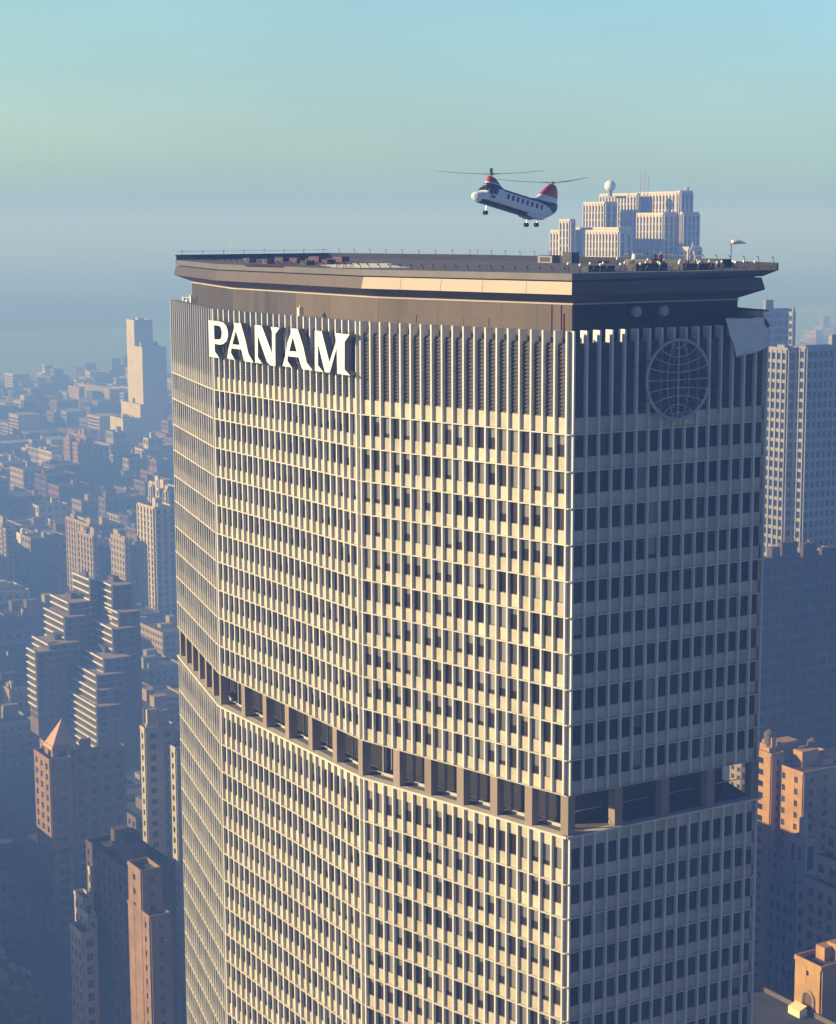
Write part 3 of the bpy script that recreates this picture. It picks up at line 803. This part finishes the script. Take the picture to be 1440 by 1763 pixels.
# ---------------------------------------------------------------- buildings of the city
WALLS = {
 'brick': mat('red_brown_brick', (.20,.11,.075), .9, var=.25, vscale=.15, bump=.1),
 'orange': mat('orange_brick', (.30,.185,.12), .9, var=.35, vscale=.25, bump=.2),
 'golden': mat('golden_brick', (.48,.28,.12), .9, var=.3, vscale=.25, bump=.2),
 'buff': mat('buff_brick', (.34,.27,.19), .9, var=.2, vscale=.1),
 'lime': mat('pale_limestone', (.45,.40,.32), .85, var=.2, vscale=.08),
 'cream': mat('cream_stone', (.50,.43,.31), .85, var=.15, vscale=.08),
 'grey': mat('grey_stone', (.27,.26,.25), .9, var=.25, vscale=.08),
 'brown': mat('brown_stone', (.16,.125,.105), .9, var=.25, vscale=.1),
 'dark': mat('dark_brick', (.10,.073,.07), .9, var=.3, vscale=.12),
 'white': mat('white_glazed_brick', (.66,.64,.58), .7, var=.12, vscale=.1),
}
roof_m = mat('tar_roof', (.075,.075,.08), .95, var=.5, vscale=.12)
bglass = mat('dark_panes', (.022,.025,.03), .3, spec=.4, var=.5, vscale=.4)
tank_m = mat('tank_wood', (.12,.09,.07), .9)
XD, YD = Vector((1,0,0)), Vector((0,1,0))
FOOT = []
def blk(xl, xc, xr, y, dist, z0=0, a=None, b=None, z1=None):
    C_ = at_dist(xc, y, dist)
    a = along(C_, -XD, xl) if a is None else a
    b = along(C_, YD, xr) if b is None else b
    return dict(X=C_.x, Y=C_.y, a=abs(a), b=abs(b), z0=z0, z1=C_.z if z1 is None else z1, d=dist)
def facade(mbw, B, bay, fl, pf=.42, sf=.45, proud=.35, top=1.2, bot=0, panes=None, parent=None, cap=300, vert=False):
    # the two faces seen from here: -y and +x; wall strips stand proud of dark glazing
    X, Y, a, b, z0, z1 = (B[k] for k in ('X','Y','a','b','z0','z1'))
    H = z1 - top - z0 - bot
    nf = max(1, int(H / fl)); fh = H / nf
    for face, L in (('S', a), ('E', b)):
        nb = max(1, int(L / bay)); bw = L / nb; pw = bw * pf
        for i in range(nb + 1):
            c = i * bw; lo, hi = max(0, c - pw/2), min(L, c + pw/2)
            e = proud if not vert else proud * 1.5
            if face == 'S': mbw.box(X-a+lo, X-a+hi, Y-e, Y, z0, z1, 0)
            else: mbw.box(X, X+e, Y+lo, Y+hi, z0, z1, 0)
        for k in range(nf + 1):
            zb = z0 + bot + k*fh; zt = zb + fh*sf if k < nf else z1 - .01
            if k == 0: zb = z0
            e = proud - .05
            if face == 'S': mbw.box(X-a+.01, X, Y-e, Y, zb, zt, 0)
            else: mbw.box(X, X+e, Y+.01, Y+b-.01, zb, zt, 0)
def roofbits(mb, B, rnd_, n=3, hmax=5):
    X, Y, a, b, z1 = B['X'], B['Y'], B['a'], B['b'], B['z1']
    t = min(.35, a*.1, b*.1)
    mb.box(X-a-.30, X+.32, Y-.38, Y-.38+t, z1+.002, z1+1.0, 1); mb.box(X-a-.30, X+.32, Y+b-t, Y+b, z1+.002, z1+1.0, 1)
    mb.box(X-a-.29, X-a-.29+t, Y, Y+b-.4, z1+.003, z1+.99, 1); mb.box(X+.31-t, X+.31, Y, Y+b-.4, z1+.003, z1+.99, 1)
    for _ in range(n):
        w_, d_ = min(a*.35, 3 + rnd_.random()*5), min(b*.35, 3 + rnd_.random()*5)
        x = X - a + .8 + rnd_.random()*max(.1, a - w_ - 1.6); y = Y + .8 + rnd_.random()*max(.1, b - d_ - 1.6)
        mb.box(x, x+w_, y, y+d_, z1 - .1, z1 + 1.5 + rnd_.random()*hmax, 1)
def tank(root, x, y, z, s=1.0):
    t = MB(); t.tube((x,y,z+2.5*s),(x,y,z+6*s),1.7*s,12); t.tube((x,y,z+6*s),(x,y,z+7.3*s),1.8*s,12,r2=.1)
    for i in range(4):
        dx, dy = ((1,1),(1,-1),(-1,1),(-1,-1))[i]
        t.tube((x+dx*1.1*s,y+dy*1.1*s,z),(x+dx*1.1*s,y+dy*1.1*s,z+2.6*s),.12*s,4)
    return t.build('water_tank', tank_m, root)
def building(name, label, blocks, wall='buff', bay=3.4, fl=3.5, pf=.42, sf=.45, seed=1, cat='building', group=None, top=1.2, vert=False, proud=.35, panes=False, tanks=0, bits=3):
    """blocks: list of boxes; children: glazing, wall, roof, windows"""
    B0 = blocks[0]; rr = random.Random(seed)
    root = empty(name, (B0['X'] - B0['a']/2, B0['Y'] + B0['b']/2, 0))
    tag(root, label, cat, group)
    org = root.location
    def fin(mb, nm, mats):
        mb.v = [(v[0]-org.x, v[1]-org.y, v[2]) for v in mb.v]; return mb.build(nm, mats, root)
    core, wl_, rf = MB(), MB(), MB()
    for B in blocks:
        core.box(B['X']-B['a']+.01, B['X']-.001, B['Y']+.001, B['Y']+B['b']-.01, B['z0'], B['z1']-.02)
        facade(wl_, B, bay, fl, pf, sf, top=top, vert=vert, proud=proud)
        X, Y, a, b = B['X'], B['Y'], B['a'], B['b']
        wl_.box(X-a-.3, X-a, Y-.02, Y+b, B['z0'], B['z1']-.003); wl_.box(X-a, X, Y+b, Y+b+.3, B['z0'], B['z1']-.003)
        rf.box(X-a-.28, X+.30, Y-.30, Y+b+.2, B['z1']-.015, B['z1'], 0)
        roofbits(rf, B, rr, bits)
        FOOT.append((X-a-6, X+6, Y-6, Y+b+6))
    fin(core, 'glazing', bglass); fin(wl_, 'wall', WALLS[wall]); fin(rf, 'roof', [roof_m, WALLS[wall]])
    for i in range(tanks):
        B = blocks[i % len(blocks)]
        tank(root, B['X'] - B['a']*.5 - org.x, B['Y'] + B['b']*.6 - org.y, B['z1'])
    if panes:
        B = blocks[0]
        pm = {}
        cnt = 0
        for B in blocks[:panes]:
            H = B['z1'] - top - B['z0']; nf = max(1, int(H/fl)); fh = H/nf
            for face, L in (('S', B['a']), ('E', B['b'])):
                nb = max(1, int(L/bay)); bw = L/nb
                key = (face, round(bw,3), round(fh,3))
                if key not in pm:
                    q = MB(); w2 = bw*(1-pf)/2; h_ = fh*(1-sf)
                    if face == 'S':
                        q.box(-w2, w2, -.06, -.03, .0, h_, 0); q.box(-.05,.05,-.12,-.061,0,h_,1); q.box(-w2,w2,-.12,-.061,h_*.48,h_*.53,1)
                    else:
                        q.box(.03,.06,-w2,w2,0,h_,0); q.box(.061,.12,-.05,.05,0,h_,1); q.box(.061,.12,-w2,w2,h_*.48,h_*.53,1)
                    pm[key] = q.mesh('window', [mat('window_pane_city', (.03,.035,.045), .2, spec=.5, rand=.8), mat('sash_paint', (.18,.15,.12), .7)])
                for k in range(nf-1, max(-1, nf-16), -1):
                    for i in range(nb):
                        if cnt >= 290: continue
                        cnt += 1
                        z = B['z0'] + k*fh + fh*sf; c = (i+.5)*bw
                        loc = (B['X']-B['a']+c-org.x, B['Y']-org.y, z) if face == 'S' else (B['X']-org.x, B['Y']+c-org.y, z)
                        inst('window', pm[key], root, loc)
    return root

# -- slab tower with a radome, beyond the landing deck
D_ = 980
bs = [blk(949, 1066.5, 1087, 399, D_), blk(984, 1066, 1088, 394.5, D_+6), blk(965, 982, 990, 380, D_+22),
      blk(1005.6, 1042, 1062, 350, D_+50), blk(1034, 1098, 1102, 335, D_+62), blk(1098, 1171, 1180, 332, D_+46),
      blk(1098, 1143, 1168, 369, D_+20), blk(1167.5, 1172, 1193, 331, D_+24), blk(1173, 1176, 1204.5, 368, D_+18), blk(1172,1187,1208,428,D_+5)]
rt = building('slab_skyscraper', 'pale striped setback skyscraper with a white ball radome seen beyond the landing deck', bs, 'cream', bay=2.7, fl=3.9, pf=.45, sf=.12, vert=True, proud=.5, seed=5, cat='skyscraper', bits=0)
o = rt.location
p = at_dist(1051, 320, D_+45); m_ = MB(); secs = []
for i in range(9):
    a_ = R(-90 + 22.5*i); rr_ = 3.1
    secs.append([(p.x-o.x + rr_*math.cos(a_)*math.cos(R(30*q)), p.y-o.y + rr_*math.cos(a_)*math.sin(R(30*q)), p.z + rr_*math.sin(a_)) for q in range(12)])
m_.loft(secs); m_.build('radome', mat('radome_white', (.68,.68,.66), .5), rt, smooth=True)
m_ = MB(); m_.tube((p.x-o.x,p.y-o.y,p.z-5.5),(p.x-o.x,p.y-o.y,p.z-2.6),1.2,10); m_.box(p.x-o.x-3.5,p.x-o.x+9,p.y-o.y-3,p.y-o.y+4,p.z-6.5,p.z-5.4); m_.build('radome_base', WALLS['grey'], rt)
for px, y0, y1, r_ in ((1103,333,296,.25),(1110,333,286,.2),(1083,336,322,.2),(1116,333,300,.2),(1183,331,322,1.1),(1186,331,318,.2)):
    p0, p1 = at_dist(px, y0, D_+40), at_dist(px, y1, D_+40)
    m_ = MB(); m_.tube((p0.x-o.x,p0.y-o.y,p0.z-2),(p0.x-o.x,p0.y-o.y,p1.z),r_,6); m_.build('mast', mat('mast_grey', (.35,.33,.33), .6), rt)
p = at_dist(1195, 424, D_-4); m_ = MB(); m_.tube((p.x-o.x,p.y-o.y,p.z),(p.x-o.x-.6,p.y-o.y-.8,p.z+.3),.4,14,r2=2.2); m_.tube((p.x-o.x,p.y-o.y,p.z-4),(p.x-o.x,p.y-o.y,p.z),.3,6); m_.build('dish', mat('dish_white', (.7,.7,.7), .5), rt)

# -- right hand side
building('slab_tower', 'tall pale office slab with sunlit vertical piers right of the main tower', [blk(1322, 1357, 1382, 603, 720), blk(1379, 1389, 1500, 600, 712)], 'grey', bay=2.6, fl=3.7, pf=.30, sf=.34, vert=True, proud=.45, seed=9, cat='skyscraper', bits=1)
building('rear_slab_tower', 'blue shaded glass slab tower rising behind the pale office slab', [blk(1300, 1312, 1369, 536, 960), blk(1360,1366,1370,540,957)], 'grey', bay=6, fl=3.8, pf=.2, sf=.4, seed=10, cat='skyscraper', bits=1)
building('corner_tower', 'cream stepped tower top cut by the right edge of the picture', [blk(1430, 1437, 1500, 584, 860), blk(1423, 1430, 1500, 604, 850)], 'cream', seed=11, cat='skyscraper', bits=4)
building('podium_block', 'broad dark office block below the pale slab on the right', [blk(1285, 1310, 1600, 974, 600)], 'dark', bay=4, fl=4.0, pf=.3, sf=.4, seed=12, bits=8)
m_pts = []
building('parapet_terrace', 'sunlit terrace wall with stepped parapets at the foot of the pale slab', [blk(1348, 1372, 1378, 964, 655, z0=at_dist(1372,976,655).z), blk(1384,1392,1396,961,668, z0=at_dist(1392,972,668).z), blk(1400,1425,1430,966,680, z0=at_dist(1425,976,680).z)], 'orange', bay=3, fl=3, pf=.7, sf=.3, seed=13, cat='terrace wall', bits=3)
building('brick_apartment', 'orange sunlit brick apartment block with small windows right of the open floor', [blk(1300, 1384, 1480, 1335, 560), blk(1296, 1329, 1350, 1303, 566)], 'golden', bay=4.6, fl=3.6, pf=.72, sf=.5, seed=14, panes=1, tanks=2, bits=5)
oc_ = at_dist(1352, 1395, 560); q_ = Vector((oc_.x, oc_.y, 0)) + 120*Vector((-.438,-.899,0))  # unseen block added so its shadow covers the lower apartment wall
building('added_shade_block', 'added unseen block behind the main tower, placed to shade the brick apartment block', [dict(X=q_.x+14, Y=q_.y, a=60, b=24, z0=0, z1=oc_.z+21, d=500)], 'brown', seed=78)
building('small_attic_tower', 'small grey building with three tall attic windows on the right', [blk(1362, 1385, 1406, 1452, 520)], 'lime', bay=2.6, fl=9.0, pf=.45, sf=.3, seed=15, bits=1)
building('added_shade_block', 'broad unseen block added behind the main tower, shading the grey stepped apartments', [dict(X=-125, Y=100, a=150, b=22, z0=0, z1=144, d=350)], 'brown', seed=79)  # added out of view to keep the stepped apartments in shadow
building('arcaded_block', 'narrow grey block with a row of tall top windows above the right corner', [blk(1326, 1371, 1412, 1530, 478)], 'grey', bay=2.4, fl=4.2, pf=.5, sf=.4, seed=16, bits=3)
building('stepped_apartment', 'grey stepped apartment building with pale piers at the right edge', [blk(1424, 1480, 1560, 1452, 428), blk(1407, 1484, 1560, 1508, 422), blk(1391, 1490, 1570, 1560, 416)], 'lime', bay=3.0, fl=3.4, pf=.45, sf=.42, seed=17, panes=3, bits=3)
building('far_right_block', 'pale low block half hidden at the right edge above the sunlit brick apartments', [blk(1385, 1475, 1560, 1215, 640)], 'lime', seed=18, bits=3)
# arched orange building bottom right
ab = blk(1372, 1415, 1530, 1672, 372, z0=0)
rt = building('arched_brick_building', 'orange brick building with a tall blind arch at the bottom right corner', [ab], 'golden', bay=20, fl=200, pf=.9, sf=.99, seed=19, bits=2)
o = rt.location; X, Y, a_, b_, z1 = ab['X'], ab['Y'], ab['a'], ab['b'], ab['z1']
zr = at_dist(1400, 1748, 372).z
cx = X - a_*.42
m_ = MB(); aw = a_*.17
pts_ = [(cx-aw, zr), (cx+aw, zr)] + [(cx + aw*math.cos(R(15*i)), z1 - 7.0 + aw*math.sin(R(15*i))) for i in range(13)]
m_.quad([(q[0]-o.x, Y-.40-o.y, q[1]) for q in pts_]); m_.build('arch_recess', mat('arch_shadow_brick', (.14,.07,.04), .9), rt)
m_ = MB()
ring_ = [(cx-aw-.35, zr)] + [(cx + (aw+.35)*math.cos(R(180-15*i)), z1 - 7.0 + (aw+.35)*math.sin(R(180-15*i))) for i in range(13)] + [(cx+aw+.35, zr)]
for i in range(len(ring_)-1): m_.tube((ring_[i][0]-o.x, Y-.5-o.y, ring_[i][1]), (ring_[i+1][0]-o.x, Y-.5-o.y, ring_[i+1][1]), .32, 6)
m_.build('arch_trim', WALLS['buff'], rt)
lowb = dict(X=X+8, Y=Y-22, a=a_+34, b=21.4, z0=0, z1=zr-.5, d=350)
rt2 = building('low_roof_building', 'low brown roofed building with a bright yellow skylight at bottom right', [lowb], 'brown', seed=20, bits=0)
sk = at_z(1375, 1735, lowb['z1']+1.6); m_ = MB(); o = rt2.location
m_.box(sk.x-o.x-1.9, sk.x-o.x+1.5, sk.y-o.y-1.0, sk.y-o.y+1.0, lowb['z1'], lowb['z1']+1.5)
m_.quad([(sk.x-o.x-1.9, sk.y-o.y-1.05, lowb['z1']+1.52),(sk.x-o.x+1.5, sk.y-o.y-1.05, lowb['z1']+1.52),(sk.x-o.x+1.5, sk.y-o.y+1.0, lowb['z1']+2.2),(sk.x-o.x-1.9, sk.y-o.y+1.0, lowb['z1']+2.2)])
m_.build('skylight', mat('skylight_yellow', (.80,.72,.42), .4), rt2)

# -- left hand side
building('slender_white_tower', 'tall slender cream tower with a sunlit windowless side on the left', [blk(218, 231, 262, 552, 2160), blk(229, 245, 286, 599, 2140), blk(209, 242, 286, 698, 2130), blk(190, 212, 240, 722, 2120)], 'cream', bay=40, fl=12, pf=.93, sf=.9, seed=21, cat='skyscraper', bits=2)
building('pinkish_slab', 'wide pinkish grey building far off by the river, left of the slender tower', [blk(133, 189, 200, 671, 2500), blk(118,136,145,668,2520)], 'buff', bay=6, fl=4, pf=.6, sf=.5, seed=22, bits=1)
building('stepped_pink_block', 'small pink stepped building with sunlit front below the far slab', [blk(110, 141, 158, 766, 1830), blk(124, 149, 158, 752, 1840), blk(112, 120, 124, 756, 1828)], 'orange', bay=4, fl=4, pf=.6, sf=.45, seed=23)
building('white_warehouse', 'small bright flat fronted building alone in the blue city on the left', [blk(141, 174, 182, 842, 1690, z0=0)], 'cream', bay=9, fl=14, pf=.8, sf=.75, seed=24, bits=0)
rt = building('ornate_hotel', 'ornate cream tower with a round crown ornament just left of the main tower', [blk(238, 266, 300, 876, 1180), blk(266, 288, 306, 846, 1200, z0=0), blk(258, 300, 310, 842, 1215), blk(258,262,266,838,1205)], 'cream', bay=4.4, fl=4, pf=.5, sf=.25, vert=True, proud=.8, seed=25, cat='skyscraper', bits=2)
p = at_dist(272, 834, 1195); o = rt.location; m_ = MB()
for i in range(16):
    a0_, a1_ = R(22.5*i), R(22.5*(i+1))
    m_.tube((p.x-o.x+2.0*math.cos(a0_), p.y-o.y, p.z+3.6*math.sin(a0_)), (p.x-o.x+2.0*math.cos(a1_), p.y-o.y, p.z+3.6*math.sin(a1_)), .7, 6)
m_.build('ring_ornament', WALLS['white'], rt)
building('grey_tower', 'faint grey brown tower with ribbed top behind the terraced apartment block', [blk(134, 160, 168, 925, 1220), blk(114, 154, 166, 905, 1240)], 'buff', bay=4.5, fl=4, pf=.5, sf=.25, vert=True, seed=26, bits=3)
building('grey_tower', 'faint plain grey tower between the terraced block and the ornate cream tower', [blk(191, 215, 222, 930, 1190)], 'buff', bay=4.5, fl=4, pf=.6, sf=.4, seed=27, bits=3)
building('edge_tower', 'pinkish building with sunlit corner cut by the left edge of the picture', [blk(-40, 10, 22, 912, 1310), blk(-30,4,12,905,1315)], 'buff', seed=28)
building('lit_corner_block', 'small white sunlit corner of a building near the left edge', [blk(29, 36, 50, 921, 1430), blk(36,49,62,941,1420)], 'white', bay=20, fl=20, pf=.9, sf=.9, seed=29)
building('lit_corner_block', 'tiny sunlit pink gable on the left edge above the pointed church like tower', [blk(5, 17, 30, 1190, 930)], 'buff', bay=20, fl=20, pf=.9, sf=.9, seed=30)

# terraced apartment block: tiers stepping down towards the sun
def terr(xl, xc, xr, y, d): return blk(xl, xc, xr, y, d)
tb = [terr(164.4,193.3,227.8,1009,860), terr(166.7,204.4,241,1055.6,852), terr(157.8,194.4,236,1084,846), terr(137.8,178.9,225,1135.6,836), terr(132,166.7,215,1164,830), terr(124,166.7,210,1190,826), terr(112,166.7,210,1218,820),
      terr(127.8,154.9,166,999,868), terr(88.9,118.9,158,1038.9,864), terr(77.8,111,150,1064,858), terr(57.8,84.4,138,1111,850), terr(48,62,125,1124,846)]
rr = random.Random(4)
rt = empty('terraced_apartments', (tb[0]['X'], tb[0]['Y'], 0)); tag(rt, 'big brown terraced apartment block with white balcony bands stepping down on the left', 'building'); o = rt.location
bm, bw_, rf = MB(), MB(), MB()
balc_me = {}
for B in tb:
    X, Y, a_, b_, z1 = B['X'], B['Y'], B['a'], B['b'], B['z1']
    FOOT.append((X-a_-6, X+6, Y-6, Y+b_+6))
    bm.box(X-a_-o.x, X-o.x, Y-o.y, Y+b_-o.y, 0, z1, 0)
    rf.box(X-a_+.2-o.x, X-.2-o.x, Y+.2-o.y, Y+b_-.2-o.y, z1+.003, z1+.02, 0)
    rf.box(X-a_*.7-o.x, X-a_*.4-o.x, Y+b_*.4-o.y, Y+b_*.7-o.y, z1+.02, z1+2.5, 1)
    key = (round(a_,2),)
    q = MB(); q.box(-a_-.3, .3, -.8, -.003, -.05, .55); bme = q.mesh('balcony_band', WALLS['white'])
    for k in range(0, 9):
        z = z1 - 3.15*k
        inst('balcony_band', bme, rt, (X-o.x, Y-o.y, z))
    n_ = max(2, int(a_/2.6))
    for k in range(0, 10):
        z = z1 - 3.15*k
        for i in range(n_):
            xx = X - a_ + a_*(i+.25)/n_ - o.x
            bw_.box(xx, xx + a_/n_*.5, Y-.06-o.y, Y-.004-o.y, z-2.6, z-.6)
        m_n = max(2, int(b_/4))
        for i in range(m_n):
            yy = Y + b_*(i+.3)/m_n - o.y
            bw_.box(X+.004-o.x, X+.08-o.x, yy, yy + b_/m_n*.4, z-2.5, z-.9)
        bm.box(X+.003-o.x, X+.35-o.x, Y-o.y, Y+b_-o.y, z-.2, z+.15, 1)
bm.build('wall', [WALLS['brown'], WALLS['grey']], rt); rf.build('roof', [WALLS['buff'], WALLS['dark']], rt)
w_ = bw_.build('window_field', bglass, rt); w_['kind'] = 'stuff'

# pointed tower in the lower left, with its long body
rt = building('pointed_tower', 'brick tower with a steep sunlit pyramid roof and a long shaded wing, lower left', [blk(60, 86, 122, 1312, 655), blk(122, 126, 214, 1300, 668), blk(70, 92, 120, 1290, 660)], 'orange', bay=4.4, fl=3.8, pf=.55, sf=.45, seed=31, panes=2, bits=1, tanks=0)
o = rt.location; p0 = at_dist(91, 1285, 661); pk = at_dist(93, 1236, 665)
m_ = MB(); h_ = 5.0; bx, by = p0.x - 3.2 - o.x, p0.y + 4 - o.y
base_ = [(bx-h_*.9,by-h_,p0.z-1),(bx+h_*.9,by-h_,p0.z-1),(bx+h_*.9,by+h_,p0.z-1),(bx-h_*.9,by+h_,p0.z-1)]
ap = (bx+2.0, by, pk.z)
for i in range(4): m_.quad([base_[i], base_[(i+1)%4], ap])
m_.quad(base_[::-1]); m_.build('pyramid_roof', mat('terracotta_roof', (.50,.30,.20), .8, var=.15), rt)
building('gabled_block', 'grey block with a sunlit parapet and dark roof beside the left edge of the tower', [blk(246, 303, 345, 1292, 600), blk(243, 250, 300, 1258, 604)], 'lime', bay=3.6, fl=3.6, pf=.6, sf=.5, seed=32, bits=3)
# bottom tower: dark slab with a sunlit orange brick stair tower
s1 = blk(150, 223, 300, 1506, 452); o1 = blk(222.5, 244, 277, 1505, 436); o2 = blk(222.8, 259, 293, 1584, 432)
building('brick_slab', 'brick slab coloured dark as in shade, behind the orange stair tower at bottom left', [s1], 'dark', bay=3.2, fl=3.3, pf=.6, sf=.55, seed=33, panes=1, bits=4)  # dark wall colour stands in for shade on the front
q_ = Vector((s1['X'], s1['Y'], 0)) + 150*Vector((-.438,-.899,0)); shb = dict(X=q_.x, Y=q_.y, a=s1['a']*.42, b=24, z0=0, z1=s1['z1']+49, d=500)  # unseen blocker, sized and placed along the sun direction to shade the slab
building('added_shade_block', 'tall unseen block added just outside the left edge, shading the brick slab', [shb], 'brown', seed=77)
building('stair_tower', 'narrow orange sunlit brick tower with stepped top at bottom left', [o1, o2], 'orange', bay=4.0, fl=3.5, pf=.78, sf=.6, seed=34, panes=2, bits=0)
building('stepped_brick_house', 'small sunlit stepped brick house with dark windows left of the dark slab', [blk(130, 145, 160, 1552, 470), blk(137,153,165,1580,466), blk(122.5, 142, 165, 1612, 462), blk(154,158,170,1500,474)], 'cream', bay=2.6, fl=3.4, pf=.5, sf=.42, seed=35, panes=3, bits=0)
building('low_rooftops', 'cluster of low grey roofs in the bottom left corner of the picture', [blk(-60, 30, 60, 1712, 560, a=None), blk(20, 48, 75, 1728, 555), blk(-40, 20, 60, 1738, 545)], 'buff', seed=36, bits=7)

# -- the rest of the city: individual blocks in view, one mass outside it
def pxx(x, y, z=20):
    d = Vector((x, y, z)) - CAM; k = d.dot(FWD)
    if k <= 0: return None
    return 720 + FPX*d.dot(RGT)/k, 881.5 - FPX*d.dot(UPV)/k, k
fr = random.Random(11)
groups = {0: 'low city blocks near the left foot of the tower', 1: 'hazy city blocks between the near roofs and the river', 2: 'city blocks on the right beyond the tower'}
nfill = 0
far_mass = MB(); side_mass = MB()
wallk = ['buff','grey','brown','dark','lime','dark','brick','grey','brown']
cands = []
ys = -1500
ROWY = 78
for iy in range(-22, 48):
    y0 = iy*ROWY
    x = -2680.0 + 14*(iy % 3)
    while x < 620:
        wx = fr.uniform(18, 46); dep = fr.uniform(24, 30)
        for half in (0, 1):
            yy = y0 + 4 + half*31
            if (int(x/260) != int((x+wx)/260)): continue
            cands.append((x, yy, wx - fr.uniform(.5, 4), dep, fr.random(), fr.random(), fr.random()))
        x += wx
sel = []
for (x, y, a_, b_, r1, r2, r3) in cands:
    q = pxx(x + a_/2, y + b_/2)
    d = math.hypot(x - CAM.x, y - CAM.y)
    if abs(x + a_/2 + 20) < 95 and -45 < y < 85: continue
    if d < 420:
        # the blocks under the camera, all below the lower edge of the picture
        if not any(x < f[1] and x + a_ > f[0] and y < f[3] and y + b_ > f[2] for f in FOOT):
            dm = max(math.hypot(xx - CAM.x, yy - CAM.y) for xx in (x, x + a_) for yy in (y, y + b_))
            side_mass.box(x, x+a_, y, y+b_, 0, max(12, min(45 + 60*r1, 253 - dm*.455 - 12)), 0)
        continue
    if not q: continue
    px, py, k = q
    inl, inr = -90 < px < 318, 1285 < px < 1520
    if any(x < f[1] and x + a_ > f[0] and y < f[3] and y + b_ > f[2] for f in FOOT): continue
    if inl or inr:
        if inl:
            if d < 760: h = 14 + 18*r1
            elif d < 1350: h = 10 + 14*r1
            elif d < 2200: h = 10 + 22*r1*r1
            else: h = 10 + 28*r1**3
        else:
            h = (14 + 26*r1) if d < 900 else 15 + 35*r1*r1
        sel.append((d, x, y, a_, b_, h, r2, r3, inl))
    elif -1500 < px <= -90 and 420 < d < 1700:
        h = (30 + 55*r1) if d < 740 else (15 + 35*r1)
        side_mass.box(x, x+a_, y, y+b_, 0, h, 0)
sel.sort()
LAB = {0: 'low BLOCK near the left foot of the tower', 1: 'hazy BLOCK in the city on the left', 2: 'hazy BLOCK on the right beyond the tower'}
for i, (d, x, y, a_, b_, h, r2, r3, inl) in enumerate(sel):
    B = dict(X=x+a_, Y=y, a=a_, b=b_, z0=0, z1=h, d=d)
    bl = [B]
    if r3 > .6 and h > 22: bl.append(dict(X=x+a_*.8, Y=y+b_*.25, a=a_*.55, b=b_*.55, z0=h, z1=h*(1.2+.3*r2), d=d))
    wk = wallk[int(r2*8.99)]
    if i < 230:
        g = (0 if d < 1000 else 1) if inl else 2
        nf = 1.0 if d < 1100 else 1.5
        cn = {'buff':'buff','grey':'grey','brown':'brown','dark':'dark brick','lime':'pale stone','brick':'red brown brick'}[wk]
        tn = 'with a set back top' if len(bl) > 1 else 'with a flat roof'
        lb = LAB[g].replace('BLOCK', cn + ' block ' + tn)
        if len(lb.split()) > 16: lb = lb.replace('near the left foot of the tower', 'left of the tower')
        building('city_block', lb, bl, wk, bay=3.6*nf, fl=3.6*nf, pf=.5, sf=.5, seed=i, group=lb + 's', bits=3 if d < 1500 else 1)
    else:
        c_ = wallk.index(wk)
        for q in bl:
            far_mass.box(q['X']-q['a'], q['X'], q['Y'], q['Y']+q['b'], q['z0'], q['z1'], c_)
            n_ = int((q['z1']-q['z0'])/4)
            for k_ in range(1, n_):
                far_mass.box(q['X']-q['a']+1, q['X']-1, q['Y']-.25, q['Y']-.01, q['z0']+k_*4, q['z0']+k_*4+1.8, 9)
print('fill', len(sel))
tag(far_mass.build('distant_city', [WALLS[k] for k in wallk] + [bglass]), kind='stuff')
tag(side_mass.build('city_outside_the_picture', WALLS['brown']), kind='stuff')

# ---------------------------------------------------------------- haze
hz = MB(); hz.box(-44000, 3500, -44000, 44000, -1.5, 302)
hm = bpy.data.materials.new('haze_air'); hm.use_nodes = True
for n_ in list(hm.node_tree.nodes):
    if n_.type == 'BSDF_PRINCIPLED': hm.node_tree.nodes.remove(n_)
pv = hm.node_tree.nodes.new('ShaderNodeVolumePrincipled')
pv.inputs['Color'].default_value = (0.165, 0.335, 0.86, 1)
pv.inputs['Absorption Color'].default_value = (0.66, 0.62, 0.0, 1)
pv.inputs['Density'].default_value = 7.0e-4
pv.inputs['Anisotropy'].default_value = 0.0
outn = [n_ for n_ in hm.node_tree.nodes if n_.type == 'OUTPUT_MATERIAL'][0]
hm.node_tree.links.new(pv.outputs['Volume'], outn.inputs['Volume'])
tag(hz.build('haze', hm), kind='stuff')
